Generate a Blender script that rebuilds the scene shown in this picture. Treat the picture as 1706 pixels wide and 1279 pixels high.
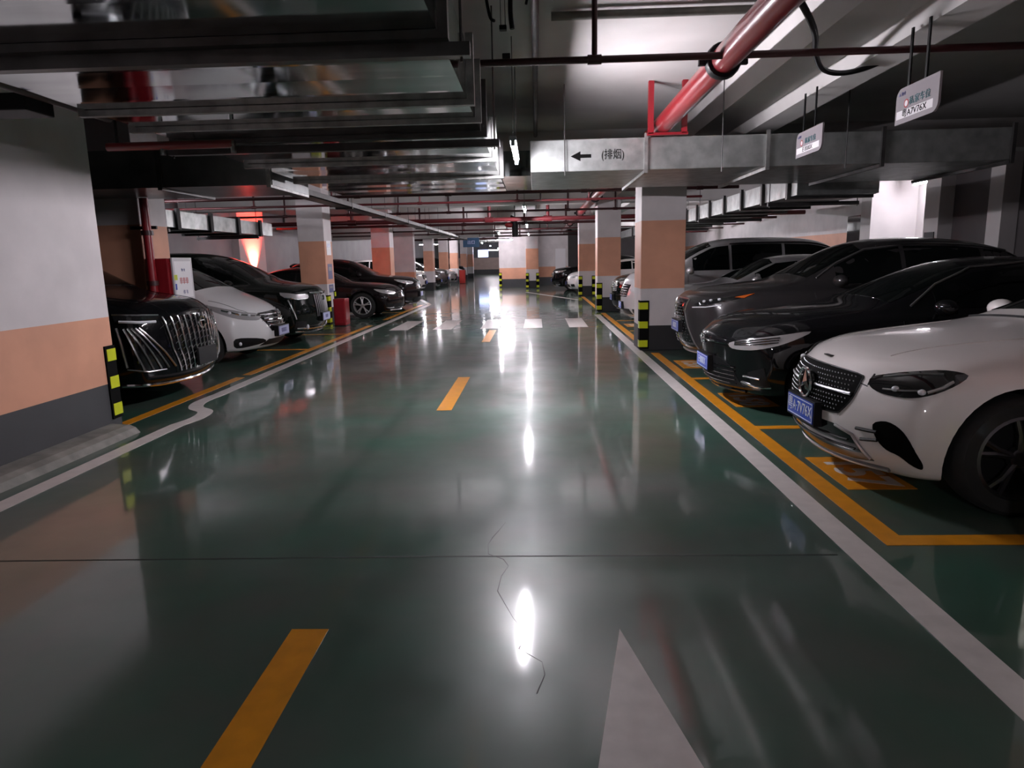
import bpy, bmesh, math, random
from mathutils import Vector, Matrix, Euler
from mathutils.bvhtree import BVHTree

PI = math.pi
random.seed(7)
scene = bpy.context.scene
C = scene.collection
for _o in list(bpy.data.objects):
    bpy.data.objects.remove(_o, do_unlink=True)

# ------------------------------------------------------------------ camera
cam_data = bpy.data.cameras.new('camera')
cam = bpy.data.objects.new('camera', cam_data)
C.objects.link(cam)
scene.camera = cam
cam_data.sensor_fit = 'HORIZONTAL'
cam_data.sensor_width = 36.0
cam_data.lens = 36.0 * 1130.0 / 1706.0
cam_data.clip_start = 0.05
cam_data.clip_end = 300
_r = Vector((0.99916, 0.0348, -0.02164))
_u = Vector((0.01501, 0.1805, 0.98346))
_f = Vector((-0.03813, 0.98296, -0.17983))
cam.matrix_world = Matrix(((_r.x, _u.x, -_f.x, 0.0), (_r.y, _u.y, -_f.y, 0.0), (_r.z, _u.z, -_f.z, 1.5), (0, 0, 0, 1)))

# ------------------------------------------------------------------ world, exposure
world = bpy.data.worlds.new('world')
scene.world = world
world.use_nodes = True
world.node_tree.nodes['Background'].inputs[0].default_value = (0.5, 0.5, 0.55, 1)
world.node_tree.nodes['Background'].inputs[1].default_value = 0.0
scene.view_settings.view_transform = 'Standard'
scene.view_settings.look = 'None'
scene.view_settings.gamma = 1.0
scene.view_settings.exposure = 2.42
scene.view_settings.use_curve_mapping = False
scene.cycles.max_bounces = 8
scene.cycles.diffuse_bounces = 3
scene.cycles.glossy_bounces = 4
scene.cycles.sample_clamp_indirect = 6.0
scene.cycles.caustics_reflective = False
scene.cycles.caustics_refractive = False

TUBE_STRENGTH = 230.0      # emission of every fluorescent tube
RED_STRENGTH = 3.0

# ------------------------------------------------------------------ materials
_M = {}


def nodes_of(name):
    m = bpy.data.materials.new(name)
    m.use_nodes = True
    return m, m.node_tree.nodes, m.node_tree.links, m.node_tree.nodes['Principled BSDF']


def mat(name, col, rough=0.5, metal=0.0, coat=0.0, spec=0.5, emit=None, estr=0.0, noise=0.0, nscale=6.0, bump=0.0, bscale=8.0,
        stretch=(1, 1, 1), rvar=0.0):
    if name in _M:
        return _M[name]
    m, N, L, b = nodes_of(name)
    b.inputs['Base Color'].default_value = (*col, 1)
    b.inputs['Roughness'].default_value = rough
    b.inputs['Metallic'].default_value = metal
    b.inputs['Coat Weight'].default_value = coat
    b.inputs['Coat Roughness'].default_value = 0.04
    b.inputs['Specular IOR Level'].default_value = spec
    if emit:
        b.inputs['Emission Color'].default_value = (*emit, 1)
        b.inputs['Emission Strength'].default_value = estr
    if noise or bump or rvar:
        tc = N.new('ShaderNodeTexCoord')
        mp = N.new('ShaderNodeMapping')
        mp.inputs['Scale'].default_value = stretch
        L.new(tc.outputs['Object'], mp.inputs['Vector'])
    if noise or rvar:
        n = N.new('ShaderNodeTexNoise')
        n.inputs['Scale'].default_value = nscale
        n.inputs['Detail'].default_value = 4
        L.new(mp.outputs[0], n.inputs['Vector'])
    if noise:
        rmp = N.new('ShaderNodeMapRange')
        rmp.inputs['From Min'].default_value = 0.3
        rmp.inputs['From Max'].default_value = 0.7
        rmp.inputs['To Min'].default_value = 1 - noise
        rmp.inputs['To Max'].default_value = 1 + noise * 0.4
        L.new(n.outputs['Fac'], rmp.inputs['Value'])
        mx = N.new('ShaderNodeVectorMath')
        mx.operation = 'SCALE'
        mx.inputs[0].default_value = col
        L.new(rmp.outputs[0], mx.inputs['Scale'])
        L.new(mx.outputs[0], b.inputs['Base Color'])
    if rvar:
        r2 = N.new('ShaderNodeMapRange')
        r2.inputs['From Min'].default_value = 0.3
        r2.inputs['From Max'].default_value = 0.7
        r2.inputs['To Min'].default_value = rough - rvar
        r2.inputs['To Max'].default_value = rough + rvar
        L.new(n.outputs['Fac'], r2.inputs['Value'])
        L.new(r2.outputs[0], b.inputs['Roughness'])
    if bump:
        n2 = N.new('ShaderNodeTexNoise')
        n2.inputs['Scale'].default_value = bscale
        n2.inputs['Detail'].default_value = 3
        L.new(mp.outputs[0], n2.inputs['Vector'])
        bp = N.new('ShaderNodeBump')
        bp.inputs['Strength'].default_value = bump
        bp.inputs['Distance'].default_value = 0.0
        L.new(n2.outputs['Fac'], bp.inputs['Height'])
        L.new(bp.outputs[0], b.inputs['Normal'])
    _M[name] = m
    return m


def band_mat(name, stops, rough=0.55):
    """wall paint in horizontal bands: stops = [(z, colour), ...] from the floor up, with faint scuffs"""
    if name in _M:
        return _M[name]
    m, N, L, b = nodes_of(name)
    g = N.new('ShaderNodeNewGeometry')
    sx = N.new('ShaderNodeSeparateXYZ')
    L.new(g.outputs['Position'], sx.inputs[0])
    mr = N.new('ShaderNodeMapRange')
    mr.inputs['From Max'].default_value = 4.0
    L.new(sx.outputs['Z'], mr.inputs['Value'])
    cr = N.new('ShaderNodeValToRGB')
    cr.color_ramp.interpolation = 'CONSTANT'
    for i, (z, c) in enumerate(stops):
        e = cr.color_ramp.elements[i] if i < 2 else cr.color_ramp.elements.new(z / 4.0)
        e.position = max(0.0, z / 4.0)
        e.color = (*c, 1)
    L.new(mr.outputs[0], cr.inputs['Fac'])
    n = N.new('ShaderNodeTexNoise')
    n.inputs['Scale'].default_value = 2.3
    n.inputs['Detail'].default_value = 6
    L.new(g.outputs['Position'], n.inputs['Vector'])
    r2 = N.new('ShaderNodeMapRange')
    r2.inputs['From Min'].default_value = 0.35
    r2.inputs['From Max'].default_value = 0.65
    r2.inputs['To Min'].default_value = 0.9
    r2.inputs['To Max'].default_value = 1.03
    L.new(n.outputs['Fac'], r2.inputs['Value'])
    v = N.new('ShaderNodeVectorMath')
    v.operation = 'SCALE'
    L.new(cr.outputs['Color'], v.inputs[0])
    L.new(r2.outputs[0], v.inputs['Scale'])
    L.new(v.outputs[0], b.inputs['Base Color'])
    b.inputs['Roughness'].default_value = rough
    _M[name] = m
    return m


WHITE_P = (0.72, 0.66, 0.67)
PEACH = (0.74, 0.36, 0.235)
DARKBASE = (0.035, 0.035, 0.038)
M_pillar = band_mat('pillar_paint', [(0, (0.02, 0.02, 0.022)), (0.40, WHITE_P), (1.0, PEACH), (2.06, WHITE_P)])
M_wall = band_mat('wall_paint', [(0, (0.055, 0.055, 0.06)), (0.44, PEACH), (1.06, WHITE_P)])
M_white = mat('white_plaster', (0.60, 0.57, 0.57), 0.6, noise=0.08, nscale=1.5)
M_ceil = mat('ceiling_plaster', (0.60, 0.575, 0.565), 0.7, noise=0.12, nscale=1.2)
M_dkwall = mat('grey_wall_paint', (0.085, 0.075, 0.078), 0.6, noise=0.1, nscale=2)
M_line_w = mat('white_road_paint', (0.62, 0.57, 0.55), 0.3, noise=0.12, nscale=9)
M_line_y = mat('yellow_road_paint', (0.66, 0.26, 0.015), 0.3, noise=0.15, nscale=9)
M_kerb = mat('bare_concrete', (0.22, 0.21, 0.19), 0.7, noise=0.35, nscale=7, bump=0.3, bscale=30)
M_galv = mat('galvanised_sheet', (0.40, 0.43, 0.425), 0.075, metal=1.0, noise=0.2, nscale=3.0, bump=0.16, bscale=1.6, stretch=(0.5, 2.2, 1), rvar=0.03)
M_foil = mat('foil_wrap', (0.50, 0.52, 0.51), 0.36, metal=0.8, noise=0.3, nscale=6.0, bump=1.0, bscale=11.0)
M_flange = mat('flange_steel', (0.10, 0.095, 0.095), 0.4, metal=0.7, noise=0.4, nscale=5)
M_flange_l = mat('bright_flange', (0.42, 0.42, 0.41), 0.4, metal=0.8, noise=0.4, nscale=9)
M_redpipe = mat('red_pipe_paint', (0.23, 0.013, 0.018), 0.3, coat=0.5)
M_dkred = mat('dark_red_pipe_paint', (0.045, 0.006, 0.008), 0.4)
M_black = mat('black_plastic', (0.008, 0.008, 0.009), 0.5, spec=0.25)
M_grille = mat('grille_black', (0.003, 0.003, 0.003), 0.7, spec=0.03)
M_guard = mat('guard_rubber', (0.005, 0.005, 0.005), 0.75, spec=0.06)
M_midred = mat('faded_red_pipe_paint', (0.085, 0.008, 0.011), 0.4)
M_gloss = mat('gloss_black', (0.006, 0.006, 0.007), 0.08, coat=0.6)
M_rubber = mat('tyre_rubber', (0.012, 0.012, 0.012), 0.8, noise=0.2, nscale=20)
M_chrome = mat('chrome', (0.72, 0.72, 0.74), 0.10, metal=1.0)
M_satin = mat('satin_silver', (0.50, 0.49, 0.50), 0.28, metal=1.0)
M_rim = mat('alloy_rim', (0.72, 0.70, 0.71), 0.3, metal=0.85)
M_dkrim = mat('dark_alloy_rim', (0.10, 0.095, 0.10), 0.3, metal=0.9)
M_glass = mat('tinted_glass', (0.003, 0.004, 0.004), 0.03, spec=0.22)
M_lamp_in = mat('lamp_reflector', (0.62, 0.60, 0.62), 0.25, metal=0.55, coat=1.0, bump=0.8, bscale=45)
M_lamp_dk = mat('smoked_lamp_cover', (0.012, 0.012, 0.013), 0.05, coat=1.0)
M_lens = mat('lamp_lens', (0.75, 0.75, 0.8), 0.12, spec=0.8, bump=0.5, bscale=60)
M_orange = mat('amber_reflector', (0.6, 0.12, 0.02), 0.25)
M_blue = mat('plate_blue', (0.018, 0.06, 0.46), 0.3)
M_lilac = mat('plate_pale', (0.40, 0.42, 0.62), 0.35)
M_lett = mat('plate_lettering_white', (0.75, 0.78, 0.85), 0.4)
M_lettd = mat('plate_lettering_dark', (0.12, 0.12, 0.28), 0.4)
M_yel = mat('yellow_reflective', (0.62, 0.68, 0.02), 0.3)
M_ink = mat('black_stencil_ink', (0.003, 0.003, 0.003), 0.8, spec=0.1)
M_tube_dim = mat('fluorescent_tube_old', (0.9, 0.9, 0.9), 0.3, emit=(0.98, 0.92, 1.0), estr=TUBE_STRENGTH * 0.35)
M_tube_faint = mat('fluorescent_tube_weak', (0.9, 0.9, 0.9), 0.3, emit=(0.95, 0.92, 1.0), estr=TUBE_STRENGTH * 0.16)
M_tube = mat('fluorescent_tube', (0.9, 0.9, 0.9), 0.3, emit=(0.98, 0.93, 1.0), estr=TUBE_STRENGTH)
M_redglow = mat('red_lamp_glow', (0.9, 0.1, 0.05), 0.3, emit=(1.0, 0.06, 0.03), estr=RED_STRENGTH)
M_housing = mat('lamp_housing', (0.25, 0.30, 0.31), 0.4)
M_board = mat('white_board', (0.30, 0.27, 0.29), 0.4)
M_board2 = mat('notice_frame_white', (0.6, 0.57, 0.60), 0.4)
M_boardw = mat('bright_white_label', (0.85, 0.82, 0.85), 0.4)
M_teal = mat('teal_lettering', (0.03, 0.14, 0.16), 0.5)
M_redink = mat('red_lettering', (0.5, 0.05, 0.05), 0.5)
M_signblue = mat('blue_sign', (0.02, 0.06, 0.12), 0.4)
M_redbox = mat('red_box_paint', (0.28, 0.012, 0.02), 0.35, noise=0.15, nscale=6)
M_seal = mat('hood_badge_black', (0.01, 0.01, 0.01), 0.3)
M_cream = mat('cream_plastic', (0.75, 0.6, 0.4), 0.4, bump=0.6, bscale=20)

P_white = mat('paint_white', (0.82, 0.77, 0.755), 0.35, coat=1.0)
P_black = mat('paint_black', (0.004, 0.004, 0.005), 0.3, coat=0.75, spec=0.03)
P_grey = mat('paint_graphite', (0.050, 0.046, 0.048), 0.32, metal=0.5, coat=0.7)
P_silver = mat('paint_silver', (0.44, 0.43, 0.44), 0.3, metal=0.45, coat=1.0)
P_bwhite = mat('paint_bluish_white', (0.76, 0.75, 0.76), 0.35, coat=1.0)
P_dkgreen = mat('paint_black_green', (0.004, 0.006, 0.005), 0.3, coat=0.75, spec=0.03)
P_dkred = mat('paint_dark_plum', (0.007, 0.004, 0.005), 0.3, coat=0.75, spec=0.03)


def floor_material():
    m, N, L, b = nodes_of('green_epoxy_floor')
    g = N.new('ShaderNodeNewGeometry')
    n1 = N.new('ShaderNodeTexNoise')
    n1.inputs['Scale'].default_value = 0.7
    n1.inputs['Detail'].default_value = 5
    n1.inputs['Roughness'].default_value = 0.6
    L.new(g.outputs['Position'], n1.inputs['Vector'])
    cr = N.new('ShaderNodeValToRGB')
    cr.color_ramp.elements[0].position = 0.32
    cr.color_ramp.elements[0].color = (0.030, 0.072, 0.052, 1)
    cr.color_ramp.elements[1].position = 0.68
    cr.color_ramp.elements[1].color = (0.044, 0.112, 0.080, 1)
    L.new(n1.outputs['Fac'], cr.inputs['Fac'])
    # dusty grey film, patchy
    n2 = N.new('ShaderNodeTexNoise')
    n2.inputs['Scale'].default_value = 1.3
    n2.inputs['Detail'].default_value = 8
    L.new(g.outputs['Position'], n2.inputs['Vector'])
    r0 = N.new('ShaderNodeMapRange')
    r0.inputs['From Min'].default_value = 0.38
    r0.inputs['From Max'].default_value = 0.75
    r0.inputs['To Max'].default_value = 0.85
    L.new(n2.outputs['Fac'], r0.inputs['Value'])
    mx = N.new('ShaderNodeMix')
    mx.data_type = 'RGBA'
    mx.inputs['B'].default_value = (0.085, 0.082, 0.075, 1)
    L.new(r0.outputs[0], mx.inputs['Factor'])
    L.new(cr.outputs['Color'], mx.inputs['A'])
    L.new(mx.outputs['Result'], b.inputs['Base Color'])
    n3 = N.new('ShaderNodeTexNoise')
    n3.inputs['Scale'].default_value = 2.1
    n3.inputs['Detail'].default_value = 6
    L.new(g.outputs['Position'], n3.inputs['Vector'])
    r = N.new('ShaderNodeMapRange')
    r.inputs['From Min'].default_value = 0.3
    r.inputs['From Max'].default_value = 0.7
    r.inputs['To Min'].default_value = 0.28
    r.inputs['To Max'].default_value = 0.42
    L.new(n3.outputs['Fac'], r.inputs['Value'])
    L.new(r.outputs[0], b.inputs['Roughness'])
    n4 = N.new('ShaderNodeTexNoise')
    n4.inputs['Scale'].default_value = 1.8
    n4.inputs['Detail'].default_value = 2
    L.new(g.outputs['Position'], n4.inputs['Vector'])
    bp = N.new('ShaderNodeBump')
    bp.inputs['Strength'].default_value = 0.10
    bp.inputs['Distance'].default_value = 0.01
    L.new(n4.outputs['Fac'], bp.inputs['Height'])
    L.new(bp.outputs[0], b.inputs['Normal'])
    b.inputs['Specular IOR Level'].default_value = 0.3
    # worn polish: a wide hazy lobe under a thin glossy sealer
    b.inputs['Coat Weight'].default_value = 0.8
    b.inputs['Coat Roughness'].default_value = 0.07
    L.new(bp.outputs[0], b.inputs['Coat Normal'])
    return m


M_floor = floor_material()
M_joint = mat('floor_joint_dark', (0.01, 0.015, 0.012), 0.6)


# ------------------------------------------------------------------ mesh helpers
class MB:
    def __init__(s):
        s.v = []
        s.f = []

    def add(s, vs, fs):
        o = len(s.v)
        s.v += [tuple(v) for v in vs]
        s.f += [tuple(i + o for i in f) for f in fs]
        return s

    def box(s, x0, x1, y0, y1, z0, z1):
        return s.add([(x0, y0, z0), (x1, y0, z0), (x1, y1, z0), (x0, y1, z0), (x0, y0, z1), (x1, y0, z1), (x1, y1, z1), (x0, y1, z1)],
                     [(0, 3, 2, 1), (4, 5, 6, 7), (0, 1, 5, 4), (1, 2, 6, 5), (2, 3, 7, 6), (3, 0, 4, 7)])

    def tube(s, pts, r, n=10, cap=True, closed=False):
        pts = [Vector(p) for p in pts]
        k = len(pts)
        rs = r if isinstance(r, (list, tuple)) else [r] * k
        t0 = (pts[1] - pts[0]).normalized()
        ref = Vector((0, 0, 1)) if abs(t0.z) < 0.9 else Vector((1, 0, 0))
        nrm = t0.cross(ref).normalized()
        vs = []
        for i, p in enumerate(pts):
            if closed:
                t = pts[(i + 1) % k] - pts[i - 1]
            else:
                t = pts[min(i + 1, k - 1)] - pts[max(i - 1, 0)]
            t = t.normalized()
            nrm = (nrm - t * nrm.dot(t))
            nrm = nrm.normalized() if nrm.length > 1e-6 else t.orthogonal().normalized()
            bn = t.cross(nrm)
            for j in range(n):
                a = 2 * PI * j / n
                vs.append(p + (nrm * math.cos(a) + bn * math.sin(a)) * rs[i])
        fs = []
        for i in range(k if closed else k - 1):
            i2 = (i + 1) % k
            for j in range(n):
                fs.append((i * n + j, i * n + (j + 1) % n, i2 * n + (j + 1) % n, i2 * n + j))
        if cap and not closed:
            fs.append(tuple(reversed(range(n))))
            fs.append(tuple(range((k - 1) * n, k * n)))
        return s.add(vs, fs)

    def lathe(s, prof, axis='y', n=32, center=(0, 0, 0)):
        """prof: list of (radius, along-axis), closed loop"""
        c = Vector(center)
        vs = []
        k = len(prof)
        for j in range(n):
            a = 2 * PI * j / n
            for (r, h) in prof:
                if axis == 'y':
                    vs.append(c + Vector((r * math.cos(a), h, r * math.sin(a))))
                elif axis == 'x':
                    vs.append(c + Vector((h, r * math.cos(a), r * math.sin(a))))
                else:
                    vs.append(c + Vector((r * math.cos(a), r * math.sin(a), h)))
        fs = []
        for j in range(n):
            j2 = (j + 1) % n
            for i in range(k):
                i2 = (i + 1) % k
                fs.append((j * k + i, j2 * k + i, j2 * k + i2, j * k + i2))
        return s.add(vs, fs)

    def prism(s, poly, axis, a, b):
        """poly of 2-D points extruded along axis from a to b"""
        def P(p, h):
            return {'x': (h, p[0], p[1]), 'y': (p[0], h, p[1]), 'z': (p[0], p[1], h)}[axis]
        n = len(poly)
        vs = [P(p, a) for p in poly] + [P(p, b) for p in poly]
        fs = [tuple(range(n)), tuple(reversed(range(n, 2 * n)))]
        fs += [(i, (i + 1) % n, n + (i + 1) % n, n + i) for i in range(n)]
        return s.add(vs, fs)

    def ball(s, c, rx, ry, rz, n=16, m=10):
        vs = [(c[0], c[1], c[2] + rz)]
        for i in range(1, m):
            t = PI * i / m
            for j in range(n):
                a = 2 * PI * j / n
                vs.append((c[0] + rx * math.sin(t) * math.cos(a), c[1] + ry * math.sin(t) * math.sin(a), c[2] + rz * math.cos(t)))
        vs.append((c[0], c[1], c[2] - rz))
        fs = [(0, 1 + j, 1 + (j + 1) % n) for j in range(n)]
        for i in range(m - 2):
            for j in range(n):
                fs.append((1 + i * n + j, 1 + (i + 1) * n + j, 1 + (i + 1) * n + (j + 1) % n, 1 + i * n + (j + 1) % n))
        e = len(vs) - 1
        fs += [(e, 1 + (m - 2) * n + (j + 1) % n, 1 + (m - 2) * n + j) for j in range(n)]
        return s.add(vs, fs)

    def build(s, name, m, parent=None, smooth=False, bevel=0.0, shift=None):
        me = bpy.data.meshes.new(name)
        vs = s.v
        if shift:
            vs = [(x - shift[0], y - shift[1], z - shift[2]) for x, y, z in vs]
        me.from_pydata(vs, [], s.f)
        me.update()
        bm = bmesh.new()
        bm.from_mesh(me)
        bmesh.ops.recalc_face_normals(bm, faces=bm.faces)
        if bevel:
            bmesh.ops.bevel(bm, geom=[e for e in bm.edges if len(e.link_faces) == 2 and e.calc_face_angle(0) > 0.6], offset=bevel, segments=2, affect='EDGES', profile=0.6)
        bm.to_mesh(me)
        bm.free()
        if smooth:
            for p in me.polygons:
                p.use_smooth = True
            try:
                me.set_sharp_from_angle(angle=math.radians(40))
            except Exception:
                pass
        me.materials.append(m)
        o = bpy.data.objects.new(name, me)
        C.objects.link(o)
        if shift:
            o.location = shift
        if parent:
            o.parent = parent
        return o


def tag(o, label=None, cat=None, group=None, kind=None):
    if label:
        o['label'] = label
    if cat:
        o['category'] = cat
    if group:
        o['group'] = group
    if kind:
        o['kind'] = kind
    return o


def empty(name, loc=(0, 0, 0), rz=0.0, label=None, cat=None, group=None):
    o = bpy.data.objects.new(name, None)
    o.empty_display_size = 0.2
    C.objects.link(o)
    o.location = loc
    o.rotation_euler = (0, 0, rz)
    return tag(o, label, cat, group)


def copy_tree(o, parent=None):
    c = o.copy()
    C.objects.link(c)
    c.parent = parent
    for ch in list(o.children):
        copy_tree(ch, c)
    return c


def bx(name, m, x0, x1, y0, y1, z0, z1, parent=None, bevel=0.0, base=True):
    sh = None
    if parent is None and base:
        sh = ((x0 + x1) / 2, (y0 + y1) / 2, z0)
    return MB().box(x0, x1, y0, y1, z0, z1).build(name, m, parent, bevel=bevel, shift=sh)


def text_mesh(body, size, ext=0.002, bold=0.0):
    cu = bpy.data.curves.new('lettering', 'FONT')
    cu.body = body
    cu.size = size
    cu.extrude = ext
    cu.align_x = 'CENTER'
    cu.align_y = 'CENTER'
    cu.resolution_u = 3
    cu.offset = bold
    t = bpy.data.objects.new('lettering', cu)
    C.objects.link(t)
    dg = bpy.context.evaluated_depsgraph_get()
    me = bpy.data.meshes.new_from_object(t.evaluated_get(dg))
    bpy.data.objects.remove(t, do_unlink=True)
    return me


def text(name, body, size, m, center, xdir, ydir, parent=None, sx=1.0, ext=0.002, bold=0.0):
    """lettering whose reading direction is xdir and whose up is ydir, built in its parent's coordinates"""
    me = text_mesh(body, size, ext, bold)
    X = Vector(xdir).normalized() * sx
    Y = Vector(ydir).normalized()
    Z = Vector(xdir).cross(Vector(ydir)).normalized()
    c = Vector(center)
    for v in me.vertices:
        co = v.co
        v.co = c + X * co.x + Y * co.y + Z * co.z
    me.materials.clear()
    me.materials.append(m)
    o = bpy.data.objects.new(name, me)
    C.objects.link(o)
    if parent:
        o.parent = parent
    return o


def catmull(pts, n=6, closed=False):
    P = [Vector(p) for p in pts]
    out = []
    k = len(P)
    for i in range(k if closed else k - 1):
        a = P[(i - 1) % k] if (closed or i > 0) else P[0]
        b = P[i]
        c = P[(i + 1) % k]
        d = P[(i + 2) % k] if (closed or i + 2 < k) else P[-1]
        for j in range(n):
            t = j / n
            out.append(0.5 * ((2 * b) + (c - a) * t + (2 * a - 5 * b + 4 * c - d) * t * t + (3 * b - a - 3 * c + d) * t ** 3))
    if not closed:
        out.append(P[-1])
    return out

# ================================================================== the setting
def struct(o, label=None, cat=None):
    return tag(o, label, cat, kind='structure')


CEIL = 3.45
struct(bx('floor', M_floor, -10.4, 12, -9, 78, -0.2, 0), 'glossy green epoxy garage floor', 'floor')
struct(bx('ceiling', M_ceil, -10.4, 12, -9, 78, CEIL, CEIL + 0.2), 'white concrete slab ceiling above the pipes and ducts', 'ceiling')
struct(bx('wall_left', mat('rear_wall_paint', (0.34, 0.31, 0.325), 0.6, noise=0.12, nscale=1.5), -10.4, -10.2, -9, 78, 0, CEIL), 'white rear wall behind the left parking row', 'wall')
struct(bx('wall_back', M_white, -10.2, 12, -9.2, -9, 0, CEIL), 'white wall behind the camera', 'wall')
struct(bx('wall_far', band_mat('far_wall_paint', [(0, (0.03, 0.03, 0.03)), (0.5, (0.42, 0.30, 0.27)), (1.8, (0.10, 0.10, 0.12))]), -10.2, 12, 77.8, 78, 0, CEIL), 'dim pinkish wall closing the far end of the aisle', 'wall')
# near-left wall beside the aisle and its concrete kerb
struct(bx('wall_aisle', M_wall, -4.3, -3.97, -8.9, 6.17, 0, CEIL), 'wall beside the aisle at left, white over peach over dark grey', 'wall')
k = MB().prism([(-3.97, 0.0), (-3.70, 0.0), (-3.74, 0.05), (-3.80, 0.075), (-3.97, 0.085)], 'y', -8.9, 6.0)
struct(k.build('baseboard_left', M_kerb), 'worn concrete kerb at the foot of the left wall', 'kerb')
# right side: rear wall with a lit recess
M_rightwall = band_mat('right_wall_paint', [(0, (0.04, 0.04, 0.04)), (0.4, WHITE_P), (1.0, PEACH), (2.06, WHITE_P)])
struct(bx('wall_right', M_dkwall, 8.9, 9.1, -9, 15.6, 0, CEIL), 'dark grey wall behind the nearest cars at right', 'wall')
struct(bx('wall_recess', mat('recess_white', (0.72, 0.68, 0.68), 0.6), 9.75, 9.9, 15.6, 18.4, 0, CEIL), 'brightly lit white recess behind the right parking row', 'wall')
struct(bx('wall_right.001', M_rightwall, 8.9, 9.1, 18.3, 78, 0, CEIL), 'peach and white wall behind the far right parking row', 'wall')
for i, (y0, y1) in enumerate(((13.2, 13.6), (15.2, 15.75), (18.2, 18.75))):
    struct(bx('pillar', M_white, 8.6, 9.75, y0, y1, 0, CEIL), ('slim pale pillar standing against the dark right wall', 'pale pillar with a small plaque, on the near side of the lit recess',
                                                       'pale pillar on the far side of the lit recess')[i], 'pillar')
tag(bx('wall_plaque', M_black, 8.58, 8.598, 15.3, 15.66, 1.72, 1.9), 'small dark plaque on the pale pillar beside the lit recess', 'plaque')
struct(bx('door_1', M_gloss, 8.86, 8.9, 19.2, 20.1, 0, 2.5), 'dark door in the peach wall beyond the lit recess', 'door')

# pillars along the aisle -------------------------------------------------
PILLARS = [
    ('right', 2.45, 3.12, 2.55, 3.25, 'pillar at the right edge beside the white sedan'),
    ('right', 1.67, 2.37, 11.05, 11.75, 'large peach banded pillar between the graphite crossover and the silver van'),
    ('right', 1.72, 2.37, 19.4, 20.1, 'peach banded pillar beyond the silver van'),
    ('right', 1.72, 2.37, 27.7, 28.4, 'peach banded pillar beside the far white car on the right'),
    ('mid', -0.53, 0.13, 36.0, 36.7, 'narrow peach pillar standing beside the white block at the end of the aisle'),
    ('left', -5.95, -5.2, 8.98, 9.65, 'shaded pillar with the red standpipe, behind the black van'),
    ('left', -5.93, -5.27, 17.1, 17.75, 'peach banded pillar above the red hydrant box'),
    ('left', -6.2, -5.5, 25.9, 26.6, 'reddish peach pillar behind the black crossover'),
    ('left', -6.0, -5.5, 36.6, 37.3, 'far left pillar, first beyond the grey wall end'),
    ('left', -6.03, -5.5, 42.6, 43.3, 'far left pillar, second beyond the grey wall end'),
    ('left', -6.03, -5.48, 48.0, 48.7, 'far left pillar, third beyond the grey wall end'),
    ('left', -6.0, -5.5, 54.5, 55.2, 'far left pillar, fourth beyond the grey wall end'),
    ('left', -6.0, -5.5, 60.0, 60.7, 'far left pillar, last before the end of the aisle'),
]
for s, x0, x1, y0, y1, lab in PILLARS:
    struct(bx('pillar', M_pillar, x0, x1, y0, y1, 0, CEIL, bevel=0.012), lab, 'pillar')
struct(bx('wall_stub', M_wall, -6.4, -5.5, 30.9, 31.3, 0, CEIL), 'grey wall end between the left pillars, far down the aisle', 'wall')
struct(bx('wall_block', M_wall, -2.05, -0.56, 38.2, 46, 0, CEIL), 'bright white block with a peach band closing the aisle in the distance', 'wall')
struct(bx('wall_side', M_wall, 0.14, 1.9, 41, 46, 0, CEIL), 'pale wall with a white door right of the far block', 'wall')
struct(bx('door_2', M_boardw, 1.15, 1.75, 40.95, 40.998, 0.5, 2.1), 'white door panel in the far pale wall', 'door')
struct(bx('wall_dark', M_dkwall, 1.9, 8.9, 43, 43.3, 0, CEIL), 'dark wall in the distance right of the white door', 'wall')

# beams under the slab
bm_ = MB().prism([(2.15, CEIL), (2.25, 3.18), (2.70, 3.17), (2.75, 3.05), (3.05, 3.04), (3.05, CEIL)], 'y', -8.9, 76)
struct(bm_.build('trim_1', M_ceil), 'stepped white concrete beam running above the right parking row', 'beam')
for i, (y, lab) in enumerate(((11.3, 'nearest cross beam, over the large peach pillar'), (19.7, 'cross beam over the second right pillar'), (28.0, 'cross beam over the third right pillar'), (36.3, 'cross beam over the narrow far pillar'))):
    struct(bx('trim_%d' % (i + 2), M_ceil, -10.1, 8.9, y - 0.25, y + 0.25, 3.02, CEIL), lab, 'beam')
struct(bx('trim_7', M_ceil, -10.1, -2.0, 33.0, 33.4, 2.6, CEIL), 'low white lintel over the far left row', 'beam')

# ------------------------------------------------------------------ floor markings
Zm = 0.003


def ribbon(name, pts, w, m, label, z=Zm, cat='floor marking', kind='structure'):
    pts = [Vector((p[0], p[1], 0)) for p in pts]
    mb = MB()
    vs = []
    k = len(pts)
    for i, p in enumerate(pts):
        a = (pts[i] - pts[i - 1]).normalized() if i else (pts[1] - pts[0]).normalized()
        b = (pts[i + 1] - pts[i]).normalized() if i < k - 1 else a
        t = (a + b)
        t = t.normalized() if t.length > 1e-5 else a
        nrm = Vector((-t.y, t.x, 0))
        ww = w[i] if isinstance(w, (list, tuple)) else w
        sc = ww / 2 / max(0.5, nrm.dot(Vector((-a.y, a.x, 0))))
        for s in (1, -1):
            q = p + nrm * sc * s
            vs.append((q.x, q.y, 0.0005))
            vs.append((q.x, q.y, z))
    fs = []
    for i in range(k - 1):
        a, b = 4 * i, 4 * i + 4
        fs += [(a + 1, a + 3, b + 3, b + 1), (a, b, b + 2, a + 2), (a, a + 1, b + 1, b), (a + 2, b + 2, b + 3, a + 3)]
    fs += [(0, 2, 3, 1), (4 * k - 4, 4 * k - 3, 4 * k - 1, 4 * k - 2)]
    mb.add(vs, fs)
    o = mb.build(name, m)
    return tag(o, label, cat, kind=kind)


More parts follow.
